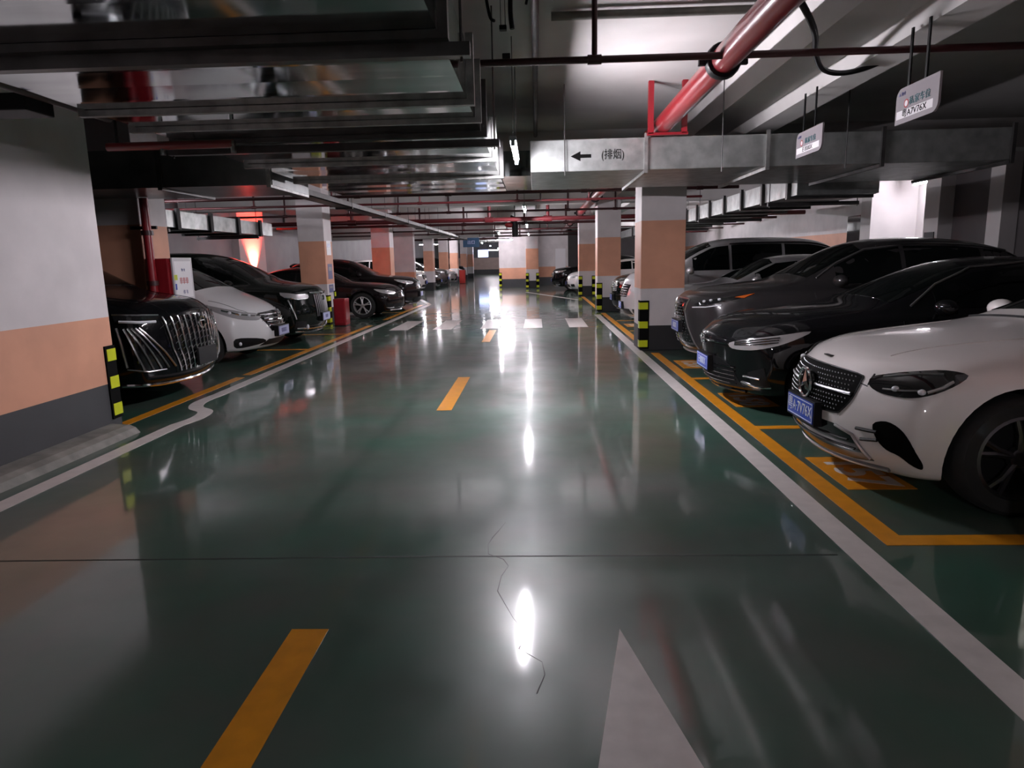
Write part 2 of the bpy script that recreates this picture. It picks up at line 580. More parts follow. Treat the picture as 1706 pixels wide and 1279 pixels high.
jog = catmull([(-3.49, 6.25, 0), (-3.44, 6.55, 0), (-3.50, 6.85, 0), (-3.70, 7.05, 0), (-3.80, 7.35, 0), (-3.79, 7.8, 0)], 5)
ribbon('floor_marking', [(-3.49, -8), (-3.49, 5.9)] + [(p.x, p.y) for p in jog] + [(-3.80, 10), (-3.80, 24.0)], 0.15, M_line_w, 'white edge line along the left of the aisle with a jog beside the wall corner')
ribbon('floor_marking', [(-3.80, 24.1), (-4.7, 27.5)], 0.15, M_line_w, 'white line turning off into the left row far down the aisle')
ribbon('floor_marking', [(1.625, -8), (1.625, 18.4)], 0.15, M_line_w, 'long white edge line along the right of the aisle')
ribbon('floor_marking', [(1.5, 25.3), (-0.45, 31.9)], 0.15, M_line_w, 'white line slanting across the floor beyond the crossing')
ribbon('floor_marking', [(7.2, 3.44), (1.86, 3.44), (1.86, 10.75)], 0.125, M_line_y, 'yellow bay line along the fronts of the three nearest cars at right')
ribbon('floor_marking', [(1.83, 12.0), (1.83, 18.9)], 0.125, M_line_y, 'yellow bay line in front of the silver van')
ribbon('floor_marking', [(1.83, 20.4), (1.83, 27.2)], 0.125, M_line_y, 'yellow bay line beyond the second right pillar')
for y, lab in ((5.88, 'yellow divider between the white sedan and the black sedan at right'), (8.38, 'yellow divider between the black sedan and the graphite crossover'), (14.1, 'yellow divider beside the silver van'), (16.5, 'yellow divider beyond the silver van')):
    ribbon('floor_marking', [(1.925, y), (7.2, y)], 0.11, M_line_y, lab)
ribbon('floor_marking', [(-9.4, 6.3), (-4.06, 6.3), (-4.06, 9.0)], 0.125, M_line_y, 'yellow bay line in front of the black van at left')
ribbon('floor_marking', [(-4.06, 9.2), (-4.06, 16.4)], 0.125, M_line_y, 'yellow bay line in front of the white van at left')
ribbon('floor_marking', [(-4.06, 18.0), (-4.06, 24.0)], 0.125, M_line_y, 'yellow bay line in front of the black sedan at left')
for y, lab in ((11.95, 'yellow divider between the white van and the black limousine van'), (14.5, 'yellow divider beyond the black limousine van'), (20.6, 'yellow divider beside the black sedan at left')):
    ribbon('floor_marking', [(-9.2, y), (-4.125, y)], 0.11, M_line_y, lab)
for (a, b, lab) in ((0.57, 2.57, 'nearest yellow centre dash'), (6.75, 8.74, 'second yellow centre dash from the camera'), (12.6, 14.75, 'yellow centre dash just before the crossing'), (19, 21, 'yellow centre dash beyond the crossing')):
    ribbon('floor_marking', [(-0.965, a), (-0.965, b)], 0.155, M_line_y, lab)
for x, lab in ((-3.12, 'white crossing bar at far left, beside the edge line'), (-2.13, 'white crossing bar, second from the left edge line'), (-1.06, 'middle bar of the white crossing'), (-0.09, 'white crossing bar, fourth from the left edge line'), (0.93, 'white crossing bar beside the right edge line')):
    ribbon('floor_marking', [(x, 15.1), (x, 17.4)], 0.42, M_line_w, lab)
ar = MB().prism([(0.32, 2.57), (0.075, 1.36), (0.24, 1.36), (0.24, -0.9), (0.40, -0.9), (0.40, 1.36), (0.565, 1.36)], 'z', 0.0005, Zm)
tag(ar.build('floor_marking', M_line_w), 'large white arrow head pointing up the aisle at the bottom edge', 'floor marking', kind='structure')
for y0, num, lab in ((4.60, '157', 'orange bay number panel under the nose of the white sedan'), (7.08, '158', 'orange bay number panel under the nose of the black sedan'), (9.55, '159', 'orange bay number panel in front of the graphite crossover'), (15.3, '161', 'orange bay number panel in front of the silver van')):
    p = bx('floor_marking', M_line_y, 1.985, 2.42, y0 - 0.36, y0 + 0.36, 0.0005, Zm)
    tag(p, lab, 'bay number', kind='structure')
    p.location = (0, 0, 0)
    for v in p.data.vertices:
        v.co = v.co + Vector(((1.985 + 2.42) / 2, y0, 0.0005))
    text('number_lettering', num, 0.40, M_line_w, (2.20, y0, Zm + 0.001), (0, -1, 0), (1, 0, 0), p, 1.0, 0.0008, 0.012)
ribbon('floor_joint', [(-3.40, 3.24), (-0.5, 3.275), (1.5, 3.27)], 0.011, M_joint, 'thin dark joint running across the floor before the camera', 0.0012)
crk = [(-0.20, 3.73), (-0.23, 3.62), (-0.26, 3.52), (-0.28, 3.42), (-0.27, 3.30), (-0.19, 3.24), (-0.16, 3.16), (-0.19, 3.05), (-0.20, 2.9), (-0.12, 2.66), (-0.06, 2.53), (-0.09, 2.43), (0.0, 2.34), (0.01, 2.26), (-0.02, 2.15)]
ribbon('floor_crack', crk, [0.001 + 0.0018 * ((i * 7) % 3) for i in range(len(crk))], M_joint, 'fine crack wandering across the floor joint', 0.001)


# ------------------------------------------------------------------ corner guards
def guard(x, y, sx, sy, lab, h=0.78, z0=0.03, w=0.14):
    """rubber corner guard on a corner at (x, y); sx, sy point away from the solid"""
    g = empty('corner_guard', (x, y, z0), 0, lab, 'corner guard', 'black and yellow corner guards')
    t = 0.014
    L = MB()
    L.prism([(0, 0), (-sx * w, 0), (-sx * w, sy * t), (sx * t * .5, sy * t), (sx * t, sy * t * .5), (sx * t, -sy * w), (0, -sy * w)], 'z', 0, h)
    L.build('rubber_strip', M_guard, g)
    q = t + 0.004
    for i in range(3):
        z = h - 0.03 - 0.11 - i * (h - 0.17) / 2.0
        s = MB().prism([(0, 0), (-sx * w * .86, 0), (-sx * w * .86, sy * q), (sx * q * .5, sy * q), (sx * q, sy * q * .5), (sx * q, -sy * w * .86), (0, -sy * w * .86)], 'z', z, z + 0.11)
        s.build('reflective_band', M_yel, g)
    return g


guard(-3.97, 6.17, 1, 1, 'yellow banded guard on the corner of the near left wall', 0.68, 0.12)
guard(1.67, 11.05, -1, -1, 'yellow banded guard on the aisle corner of the large peach pillar')
guard(2.45, 3.25, -1, 1, 'yellow banded guard at the right edge beside the white sedan wheel', 0.42, 0.10)
guard(2.45, 2.55, -1, -1, 'yellow banded guard on the near corner of the right edge pillar')
guard(1.72, 19.4, -1, -1, 'yellow banded guard on the second right pillar')
guard(1.72, 27.7, -1, -1, 'yellow banded guard on the left corner of the third right pillar')
guard(2.37, 27.7, 1, -1, 'yellow banded guard on the right corner of the third right pillar')
guard(-5.27, 17.1, 1, -1, 'yellow banded guard beside the red hydrant box', 0.72, 0.0, 0.2)
guard(-5.27, 17.75, 1, 1, 'yellow banded guard on the rear corner of the pillar above the hydrant box')
guard(-2.05, 38.2, -1, -1, 'yellow banded guard on the corner of the distant white block')
guard(-0.53, 36.0, -1, -1, 'yellow banded guard on the left corner of the narrow far pillar')
guard(0.13, 36.0, 1, -1, 'yellow banded guard on the right corner of the narrow far pillar')
guard(-5.5, 30.9, 1, -1, 'yellow banded guard on the grey wall end at far left')


# ------------------------------------------------------------------ ducts
def duct_y(name, x0, x1, y0, y1, z0, z1, m, lab, flanges, hang=(), fm=M_flange, over=0.05):
    """duct running along the aisle: body, flange frames across it, hanger bars"""
    d = empty(name, ((x0 + x1) / 2, y0, z0), 0, lab, 'air duct')
    off = Vector(d.location)

    def B(nm, mm, a0, a1, b0, b1, c0, c1, bev=0.0):
        return MB().box(a0 - off.x, a1 - off.x, b0 - off.y, b1 - off.y, c0 - off.z, c1 - off.z).build(nm, mm, d, bevel=bev)
    n = max(2, int((y1 - y0) / 0.3))
    body = MB()
    # folded sheet body with fine cross ribs pressed into the panels
    ys = [y0 + (y1 - y0) * i / n for i in range(n + 1)]
    vs = []
    for i, y in enumerate(ys):
        e = 0.003 if i % 2 else 0.0
        vs += [(x0 - off.x, y - off.y, -e), (x1 - off.x, y - off.y, -e), (x1 - off.x + e, y - off.y, z1 - z0), (x0 - off.x - e, y - off.y, z1 - z0)]
    fs = []
    for i in range(n):
        a, b = 4 * i, 4 * i + 4
        for j in range(4):
            j2 = (j + 1) % 4
            fs.append((a + j, a + j2, b + j2, b + j))
    fs += [(0, 3, 2, 1), (4 * n, 4 * n + 1, 4 * n + 2, 4 * n + 3)]
    body.add(vs, fs)
    body.build('duct_body', m, d)
    for y, fmat, w in flanges:
        f = MB()
        f.box(x0 - off.x - over, x1 - off.x + over, y - w - off.y, y + w - off.y, -0.04, -0.004)
        f.box(x1 - off.x + 0.004, x1 - off.x + over, y - w - off.y, y + w - off.y, -0.004, z1 - z0 + 0.04)
        f.box(x0 - off.x - over, x0 - off.x - 0.004, y - w - off.y, y + w - off.y, -0.004, z1 - z0 + 0.04)
        f.build('flange', fmat, d)
    for y in hang:
        h = MB().box(x0 - off.x - 0.13, x1 - off.x + (0.14 if x1 < 0 else 0.12), y - off.y - 0.03, y - off.y + 0.03, -0.10, -0.042)
        h.build('hanger_bar', M_flange, d)
        for xx in (x0 - 0.10, x1 + 0.10):
            MB().tube([(xx - off.x, y - off.y, -0.12), (xx - off.x, y - off.y, CEIL - off.z)], 0.007, 6).build('hanger_rod', M_flange, d)
    return d


duct_y('supply_duct', -2.86, -0.42, -7.5, 10.3, 2.50, 2.84, M_galv, 'wide shiny sheet metal duct over the left half of the aisle',
       [(0.8, M_flange, 0.03), (2.0, M_flange_l, 0.02), (3.2, M_flange, 0.03), (4.5, M_flange_l, 0.025), (5.05, M_flange_l, 0.02), (5.6, M_flange, 0.03), (7.0, M_flange_l, 0.025), (8.42, M_flange_l, 0.035)], (3.25, 5.72))
duct_y('insulated_duct', 3.9, 5.1, 10.6, 32, 2.36, 2.66, M_foil, 'foil wrapped duct running away above the silver cars at right',
       [(y, M_flange, 0.04) for y in (10.9, 12.1, 13.3, 14.5, 15.7, 16.9, 18.1, 19.3, 20.5, 22, 24, 26, 28)], (11.5, 16.3, 21.2, 27))
duct_y('strapped_duct', -7.8, -6.6, 11.2, 17.2, 2.22, 2.52, M_foil, 'foil duct with black straps hanging over the white van at left',
       [(y, M_black, 0.06) for y in (11.5, 12.6, 13.9, 15.2, 16.4)], (12.05, 16.0))

# exhaust duct across the aisle
ed = empty('exhaust_duct', (-0.05, 8.27, 2.5), 0, 'foil wrapped smoke duct crossing the aisle, stencilled with an arrow', 'air duct')


def E_(nm, mm, x0, x1, y0, y1, z0, z1, bev=0.0):
    return MB().box(x0 + 0.05, x1 + 0.05, y0 - 8.27, y1 - 8.27, z0 - 2.5, z1 - 2.5).build(nm, mm, ed, bevel=bev)


E_('duct_body', M_foil, -0.05, 5.45, 8.27, 10.3, 2.5, 2.86, 0.01)
E_('duct_elbow', M_galv, -0.41, -0.05, 8.6, 10.25, 2.505, 2.80)
for x, m in ((1.29, M_flange_l), (2.68, M_flange_l), (3.98, M_flange), (5.43, M_flange)):
    f = MB()
    f.box(x + 0.03, x + 0.07, -0.025, 2.05, -0.04, -0.004)
    f.box(x + 0.03, x + 0.07, -0.035, -0.004, -0.04, 0.40)
    f.build('flange', m, ed)
a = MB().prism([(0.47, 0.17), (0.585, 0.225), (0.585, 0.19), (0.71, 0.19), (0.71, 0.15), (0.585, 0.15), (0.585, 0.115)], 'y', -0.003, 0.0)
a.build('arrow_stencil', M_ink, ed)
text('duct_lettering', '(排烟)', 0.125, M_ink, (0.96, -0.004, 0.175), (1, 0, 0), (0, 0, 1), ed, 0.82, 0.002)
for x in (0.4, 2.2, 3.6):
    MB().tube([(x, -0.06, -0.05), (x, -0.06, CEIL - 2.5)], 0.007, 6).build('hanger_rod', M_flange, ed)
# flat branch duct to the left
bd = empty('branch_duct', (-2.98, 7.9, 2.4), 0, 'dark flat branch duct leading left above the black van', 'air duct')
MB().box(-6.6, 0, 0, 1.25, 0, 0.42).build('duct_body', mat('dull_duct', (0.30, 0.31, 0.31), 0.3, metal=1.0, noise=0.3, nscale=3, bump=0.2, bscale=3), bd)
MB().box(-1.32, -1.27, -0.03, 1.28, -0.03, 0.45).build('flange', M_flange, bd)
MB().box(-0.06, -0.01, -0.03, 1.28, -0.03, 0.45).build('flange', M_flange_l, bd)
for xx in (-4.5, -0.6):
    MB().tube([(xx, 0.5, 0.4), (xx, 0.5, CEIL - 2.4)], 0.008, 6).build('hanger_rod', M_flange, bd)

# ------------------------------------------------------------------ pipes
rp = empty('fire_main', (1.49, -6, 3.0), 0, 'thick red fire main hung high along the right of the aisle', 'pipe')
MB().tube([(0, 0, 0), (0, 46.8, 0)], 0.105, 20).build('pipe_body', M_redpipe, rp, smooth=True)
for y in (4.2, 11.75, 17.5, 23.5, 29.5, 36):
    c = MB().lathe([(0.106, -0.05), (0.132, -0.05), (0.14, -0.02), (0.14, 0.02), (0.132, 0.05), (0.106, 0.05)], 'y', 20, (0, y, 0))
    c.box(-0.19, -0.11, y - 0.02, y + 0.02, -0.03, 0.03)
    c.box(0.11, 0.19, y - 0.02, y + 0.02, -0.03, 0.03)
    c.build('coupling', M_black, rp, smooth=True)
MB().prism([(0.02, 9.95), (0.075, 9.9), (0.10, 10.1), (0.05, 10.15)], 'z', 0.085, 0.0855).build('white_mark', M_boardw, rp)
hb = empty('pipe_bracket', (1.53, 8.2, 2.88), 0, 'red steel cradle holding the fire main above the smoke duct', 'bracket')
for x in (-0.20, 0.18):
    MB().box(x - 0.03, x + 0.03, -0.03, 0.03, 0, CEIL - 2.88).build('post', M_redbox, hb)
MB().box(-0.24, 0.22, -0.03, 0.03, -0.015, 0.012).build('cross_bar', M_redbox, hb)


def cross_pipe(y, z, r, x0, x1, m, lab, drops, bent=0.0):
    p = empty('sprinkler_pipe', (0, y, z), 0, lab, 'pipe', 'sprinkler pipes across the aisle')
    MB().tube([(x0, 0, 0), (x1, 0, bent)], r, 10).build('pipe_body', m, p, smooth=True)
    for x, up in drops:
        if up:
            q = MB().tube([(x, 0, 0), (x, 0, CEIL - z - 0.012)], r * 0.8, 8)
            q.build('riser', m, p, smooth=True)
            MB().tube([(x - r * 2, 0, 0), (x + r * 2, 0, 0)], r * 1.35, 10).build('tee_fitting', m, p, smooth=True)
        else:
            q = MB().tube([(x, 0, 0), (x, 0, -0.10), (x, 0, -0.16)], [r * .5, r * .5, r * .3], 8)
            q.build('sprinkler_head', M_flange, p, smooth=True)
    return p


cross_pipe(5.45, 2.96, 0.026, -2.6, 6.6, M_dkred, 'dark sprinkler pipe crossing nearest the camera', [(0.46, True), (4.35, True), (-1.9, True)])
cross_pipe(12.9, 2.72, 0.03, -9.5, 3.7, M_dkred, 'sprinkler pipe just beyond the smoke duct', [(-7, True), (-3.3, True), (-1.6, True), (0.9, True), (3, True), (0.1, False)])
cross_pipe(15.7, 2.80, 0.026, -9.5, 3.7, M_midred, 'dull red sprinkler pipe beyond the smoke duct', [(-4.6, True), (-2.6, True), (-0.4, True), (1.2, True), (-6.4, True)])
cross_pipe(19.3, 2.83, 0.03, -9.5, 3.7, M_dkred, 'dark sprinkler pipe over the second right pillar', [(-7, True), (-5.2, True), (-3.8, True), (-2.4, True), (0.9, True), (2.2, True), (-1.9, False)])
cross_pipe(22.6, 2.80, 0.07, -9.5, 8.6, M_midred, 'thick red pipe crossing the middle of the aisle', [(-6, True), (-1.5, True), (0.4, True)])
cross_pipe(25.2, 2.80, 0.045, -9.5, 8.6, M_dkred, 'thick dark pipe crossing beyond the red one', [(-7.5, True), (-4.2, True), (-0.4, True), (1.1, True), (-2.6, True)])
cross_pipe(29.0, 2.76, 0.03, -9.5, 8.6, M_dkred, 'thin dark pipe at the third right pillar', [(-6, True), (-3, True), (-1.2, True), (0.5, True), (-4.4, True)])
cross_pipe(32.2, 2.74, 0.032, -9.5, 8.6, M_dkred, 'thin dark pipe before the narrow far pillar', [(-5, True), (-3.4, True), (-1.9, True), (0.2, True), (-2.6, False)])
cross_pipe(35.2, 2.70, 0.04, -9.5, 8.6, M_dkred, 'distant dark pipe at the narrow far pillar', [(-4, True), (-2.2, True), (-0.8, True)])
cross_pipe(40.0, 2.74, 0.05, -9.5, -2.2, M_dkred, 'distant pipe left of the white block', [(-5, True), (-3, True)])

# conduits and cables close above the camera
tag(MB().tube([(0.02, -6, CEIL - 0.06), (0.02, 40, CEIL - 0.06)], 0.03, 10).build('ceiling_conduit', M_flange, smooth=True), 'grey conduit along the ceiling above the lamps', 'conduit')
tag(MB().tube([(0.15, 5.85, CEIL - 0.05), (2.0, 5.85, CEIL - 0.05)], 0.033, 10).build('ceiling_conduit', M_kerb, smooth=True), 'grey conduit crossing the ceiling in front of the fire main', 'conduit')
fx = catmull([(1.55, 4.62, 3.2), (1.71, 4.72, 3.05), (1.86, 4.94, 3.0), (2.04, 5.34, 3.03), (2.19, 5.72, 3.03), (2.40, 6.09, 3.0), (2.61, 6.24, 3.0), (2.8, 6.25, 3.03), (2.95, 6.2, 3.08)], 6)
tag(MB().tube(fx, 0.022, 8).build('flexible_conduit', M_black, smooth=True), 'black flexible conduit looping below the stepped beam', 'conduit')
for i, (pp, lab) in enumerate((([(-0.33, 4.6, CEIL), (-0.30, 4.6, 3.2), (-0.27, 4.62, 3.02), (-0.24, 4.6, 2.98)], 'thin black cable tail hanging from the ceiling near the duct'),
                               ([(-0.12, 4.7, CEIL), (-0.14, 4.7, 3.1), (-0.13, 4.7, 2.96)], 'thick black cable end hanging beside the conduit'),
                               ([(-0.06, 4.75, CEIL), (-0.02, 4.75, 3.25), (-0.04, 4.75, 3.12)], 'short black cable end hanging closest to the conduit'))):
    tag(MB().tube(catmull(pp, 5), (0.010, 0.016, 0.009)[i], 8).build('hanging_cable', M_black, smooth=True), lab, 'cable')
jb = empty('junction_box', (-0.2, 4.95, 3.03), 0, 'small black junction box on thin wires above the sprinkler pipe', 'junction box')
MB().box(-0.025, 0.025, -0.025, 0.025, 0, 0.03).build('box_body', M_black, jb, bevel=0.005)
for x in (-0.015, 0.015):
    MB().tube([(x, 0, 0.03), (x, 0, CEIL - 3.03)], 0.003, 6).build('hanger_wire', M_flange, jb)
tag(bx('pipe_clamp', M_black, -0.23, -0.17, 5.42, 5.48, 2.985, 3.02, bevel=0.005), 'small black clamp sitting on the sprinkler pipe', 'clamp')
ct = empty('cable_tray', (-3.75, 9.6, 2.58), 0, 'grey cable tray running away over the left parking row', 'cable tray')
MB().box(-0.14, 0.14, 0, 27, 0, 0.015).box(-0.14, -0.125, 0, 27, 0, 0.10).box(0.125, 0.14, 0, 27, 0, 0.10).build('tray', M_flange, ct)
MB().tube([(-0.05, 0, 0.05), (-0.05, 27, 0.05)], 0.035, 8).tube([(0.05, 0, 0.045), (0.05, 27, 0.045)], 0.028, 8).build('cables', M_black, ct)
for y in range(1, 27, 3):
    MB().box(-0.17, 0.17, y - 0.02, y + 0.02, -0.03, 0).build('support_bar', M_flange, ct)
    MB().tube([(-0.16, y, -0.03), (-0.16, y, CEIL - 2.58)], 0.006, 6).tube([(0.16, y, -0.03), (0.16, y, CEIL - 2.58)], 0.006, 6).build('hanger_rod', M_flange, ct)
# red pipes on the left
tag(MB().tube([(-2.97, 0.2, 2.535), (-2.97, 4.9, 2.535)], 0.03, 10).build('red_pipe', M_dkred, smooth=True), 'dark red pipe running along the outer edge of the wide duct', 'pipe')
tag(bx('pipe_clamp_box', M_black, -3.4, -3.01, 4.15, 4.4, 2.44, 2.54, bevel=0.01), 'dark box beside the red pipe at the top of the left wall', 'bracket')
sp = empty('red_pipe', (-2.3, 5.35, 2.42), 0, 'red pipe stub hanging under the wide duct above the black van', 'pipe')
MB().tube([(-0.98, 0, 0), (0, 0, 0)], 0.032, 12).build('pipe_body', M_redpipe, sp, smooth=True)
MB().tube([(0, 0, 0.02), (0, 0, -0.07)], 0.022, 8).build('sprinkler_head', M_chrome, sp, smooth=True)
MB().tube([(-0.55, 0, 0), (-0.55, 0, -0.07)], 0.02, 8).build('sprinkler_head', M_chrome, sp, smooth=True)
MB().tube([(-0.3, 0, 0), (-0.3, 0, 0.075)], 0.01, 6).tube([(-0.9, 0, 0), (-0.9, 0, 1.02)], 0.01, 6).build('hanger_rod', M_flange, sp)
st = empty('standpipe', (-5.07, 8.9, 0), 0, 'dark red standpipe rising beside the shaded pillar behind the black van', 'pipe')
MB().tube([(0, 0, 0), (0, 0, 2.39)], 0.055, 14).build('pipe_body', M_redbox, st, smooth=True)
for z in (1.95, 1.3):
    MB().lathe([(0.055, -0.03), (0.075, -0.03), (0.075, 0.03), (0.055, 0.03)], 'z', 14, (0, 0, z)).build('coupling', M_dkred, st, smooth=True)
MB().box(-0.25, 0.10, 0.05, 0.08, 2.0, 2.04).build('wall_clamp', M_black, st)
hc = empty('hydrant_cabinet', (-5.03, 9.30, 0), 0, 'tall dark red fire cabinet between the black van and the white van', 'fire cabinet')
MB().box(-0.165, 0.13, -0.31, 0.30, 0, 1.62).build('cabinet_body', M_redbox, hc, bevel=0.012)
MB().box(0.131, 0.145, -0.27, 0.26, 0.1, 1.56).build('door', M_redbox, hc, bevel=0.004)
# white notice board on the cabinet door
nb = empty('notice_board', (-4.868, 9.30, 1.06), 0.0, 'white notice board with red characters on the front of the tall red cabinet', 'notice board')
MB().box(-0.015, 0.012, -0.26, 0.26, 0, 0.57).build('board', M_board2, nb, bevel=0.006)
MB().box(0.012, 0.0125, -0.22, 0.22, 0.03, 0.52).build('poster', M_boardw, nb)
for k_ in range(3):
    text('red_character', '車', 0.10, M_redink, (0.014, -0.08 + 0.08 * k_, 0.25), (0, 1, 0), (0, 0, 1), nb, 0.8, 0.001)
text('small_lettering', '停 车', 0.06, M_lettd, (0.014, 0.02, 0.10), (0, 1, 0), (0, 0, 1), nb, 1.0, 0.001)
text('small_lettering', '物 业', 0.045, M_lettd, (0.014, 0.0, 0.40), (0, 1, 0), (0, 0, 1), nb, 1.0, 0.001)
MB().box(0.0125, 0.014, -0.25, -0.17, 0.27, 0.34).build('yellow_sticker', M_yel, nb)
MB().box(0.0125, 0.014, -0.24, -0.20, 0.14, 0.22).build('blue_sticker', M_blue, nb)
rb = empty('hydrant_box', (-4.80, 16.6, 0), 0, 'low red fire box standing in front of the left pillar', 'fire box')
MB().box(-0.14, 0.14, -0.2, 0.2, 0.02, 0.66).build('box_body', M_redbox, rb, bevel=0.01)
MB().box(0.14, 0.150, -0.17, 0.17, 0.08, 0.60).build('door', M_redpipe, rb, bevel=0.004)
MB().box(-0.12, 0.12, -0.210, -0.20, 0.06, 0.62).build('front_panel', M_redbox, rb, bevel=0.004)
MB().box(-0.14, 0.14, -0.2, 0.2, 0, 0.02).build('plinth', M_black, rb)
ex = empty('fire_box', (-5.0, 46.5, 0), 0, 'tiny bright red fire box far down the left row', 'fire box')
MB().box(-0.2, 0.2, -0.2, 0.2, 0.02, 0.9).build('box_body', mat('bright_red_box', (0.30, 0.016, 0.012), 0.4), ex)
MB().box(-0.2, 0.2, -0.2, 0.2, 0, 0.02).build('plinth', M_black, ex)
# notices on the aisle face of the left pillar
for z0, z1, m, lab in ((1.72, 2.08, M_boardw, 'white paper notice, topmost on the left pillar above the fire box'), (1.12, 1.5, M_lettd, 'dark printed notice in the middle of the left pillar'), (0.78, 0.98, M_lettd, 'small dark notice low on the left pillar')):
    o = empty('paper_notice', (-5.268, 17.42, z0), 0, lab, 'notice')
    MB().box(0, 0.004, -0.18, 0.18, 0, z1 - z0).build('sheet', m, o)
    MB().box(0.004, 0.005, -0.12, 0.12, (z1 - z0) * .55, (z1 - z0) * .8).build('printed_block', M_board if m is M_lettd else M_lilac, o)

# ------------------------------------------------------------------ hanging signs
def parking_sign(y0, y1, z0, z1, x, plate, lab, rod_off):
    s = empty('hanging_sign', (x, (y0 + y1) / 2, z0), 0, lab, 'sign', 'hanging parking signs')
    w = (y1 - y0) / 2
    h = z1 - z0
    r = 0.07
    poly = []
    # reading from the aisle: top-left and bottom-right corners rounded (left = +y)
    for i in range(7):
        a = PI / 2 * i / 6
        poly.append((w - r + r * math.sin(a), h - r + r * math.cos(a)))
    poly.append((w, 0))
    for i in range(7):
        a = PI / 2 * i / 6
        poly.append((-w + r - r * math.sin(a), r - r * math.cos(a)))
    poly.append((-w, h))
    MB().prism(poly, 'x', -0.008, 0.008).build('panel', M_board, s)
    MB().box(-0.010, -0.0085, -w + 0.06, w - 0.02, 0.035, 0.092).build('name_strip', M_boardw, s)
    text('plate_number', plate, 0.062, M_ink, (-0.0105, 0.02, 0.062), (0, -1, 0), (0, 0, 1), s, 1.15, 0.001)
    text('sign_lettering', '私家车位', 0.062, M_teal, (-0.0105, -0.045, 0.135), (0, -1, 0), (0, 0, 1), s, 1.1, 0.001)
    text('small_lettering', '▲ 物业', 0.03, M_lettd, (-0.0105, w - 0.085, h - 0.045), (0, -1, 0), (0, 0, 1), s, 1.0, 0.001)
    MB().lathe([(0.030, -0.010), (0.030, -0.0088), (0.022, -0.0088), (0.022, -0.010)], 'x', 20, (0, w - 0.145, 0.132)).build('red_ring', M_redink, s)
    MB().lathe([(0.021, -0.010), (0.021, -0.0088), (0.0, -0.0088), (0.0, -0.010)], 'x', 20, (0, w - 0.145, 0.132)).build('ring_disc', M_boardw, s)
    for yy in rod_off:
        MB().box(-0.006, 0.006, yy - 0.012, yy + 0.012, h - 0.004, 3.06 - z0).build('hanger_strap', M_black, s)
    return s


parking_sign(4.88, 5.43, 2.42, 2.67, 2.7, '粤A7V76X', 'larger grey hanging sign with plate number A7V76X, nearest at upper right', (0.13, -0.09))
parking_sign(6.76, 7.40, 2.46, 2.70, 2.7, 'E 0000X', 'smaller grey hanging sign in front of the smoke duct', (0.16, -0.12))
bs = empty('hanging_sign', (-3.55, 38, 2.24), 0, 'small dark blue direction sign hanging far down the aisle', 'sign')
MB().box(-0.45, 0.45, -0.03, 0.03, 0, 0.5).build('panel', M_signblue, bs)
text('sign_lettering', '出口', 0.22, M_lilac, (0, -0.034, 0.25), (1, 0, 0), (0, 0, 1), bs, 1.0, 0.001)
for x in (-0.35, 0.35):
    MB().box(x - 0.01, x + 0.01, -0.01, 0.01, 0.5, CEIL - 2.24).build('hanger_strap', M_black, bs)

# ------------------------------------------------------------------ lamps
def batten(x, y, z, lab, along='y', L=1.2, group='tube lamps hung along the aisle', rods=True, m=None):
    rz = 0 if along == 'y' else PI / 2
    b = empty('tube_lamp', (x, y, z), rz, lab, 'lamp', group)
    MB().box(-0.030, 0.030, -L / 2 - 0.02, L / 2 + 0.02, 0.028, 0.07).build('housing', M_housing, b, bevel=0.005)
    MB().tube([(0, -L / 2, 0), (0, L / 2, 0)], 0.011, 12).build('tube', m or M_tube, b, smooth=True)
    for s in (-1, 1):
        MB().box(-0.018, 0.018, s * (L / 2 + 0.008) - 0.012, s * (L / 2 + 0.008) + 0.012, -0.018, 0.031).build('lamp_holder', M_housing, b)
        if rods:
            MB().tube([(0, s * L * 0.4, 0.06), (0, s * L * 0.4, CEIL - z)], 0.004, 6).build('hanger_wire', M_flange, b)
    return b


batten(-0.19, 6.95, 2.519, 'lit tube lamp hanging nearest, between the wide duct and the smoke duct')
batten(-0.22, 14.3, 2.50, 'lit tube lamp second along the aisle, beyond the smoke duct')
batten(-0.27, 21.6, 2.52, 'lit tube lamp third along the aisle')
batten(-0.30, 29.0, 2.52, 'lit tube lamp fourth along the aisle, before the narrow pillar', m=M_tube_dim)
batten(-1.45, 27.2, 2.52, 'lit tube lamp left of the row, at the third right pillar', m=M_tube_dim)
batten(-1.6, 35.6, 2.52, 'lit tube lamp hung crosswise before the white block', 'x', L=0.8)
batten(-3.2, 41, 2.52, 'lit tube lamp left of the white block', m=M_tube_dim)
batten(-3.3, 50, 2.52, 'lit tube lamp deep in the left passage', m=M_tube_dim)
batten(-4.5, 71, 2.52, 'lit tube lamp hung before the pinkish end wall', 'x')
batten(-3.3, 60, 2.52, 'lit tube lamp deepest in the left passage', m=M_tube_dim)
batten(-0.2, -2.8, 2.512, 'lit tube lamp behind the camera', group=None)
batten(-7.2, 12.2, 2.75, 'lit tube lamp above the strapped duct at left', 'x', group='tube lamps over the parking bays', m=M_tube_faint)
batten(-8.0, 14.8, 2.60, 'lit tube lamp by the rear wall at left', 'x', group='tube lamps over the parking bays', m=M_tube_faint)
batten(-7.0, 33, 2.6, 'lit tube lamp over the far left row', 'x', group='tube lamps over the parking bays', m=M_tube_dim)
batten(-7.0, 45, 2.6, 'lit tube lamp over the farthest left row', 'x', group='tube lamps over the parking bays')  # extra tube added as fill light for the deep left bays
batten(9.3, 17.0, 3.1, 'lit tube lamp inside the white recess at right', 'y', group='tube lamps over the parking bays', m=M_tube_dim)
batten(5.8, 24.5, 2.9, 'lit tube lamp over the far right row', 'x', group='tube lamps over the parking bays', m=M_tube_dim)  # added fill lamp, brightens the bays behind the right pillars
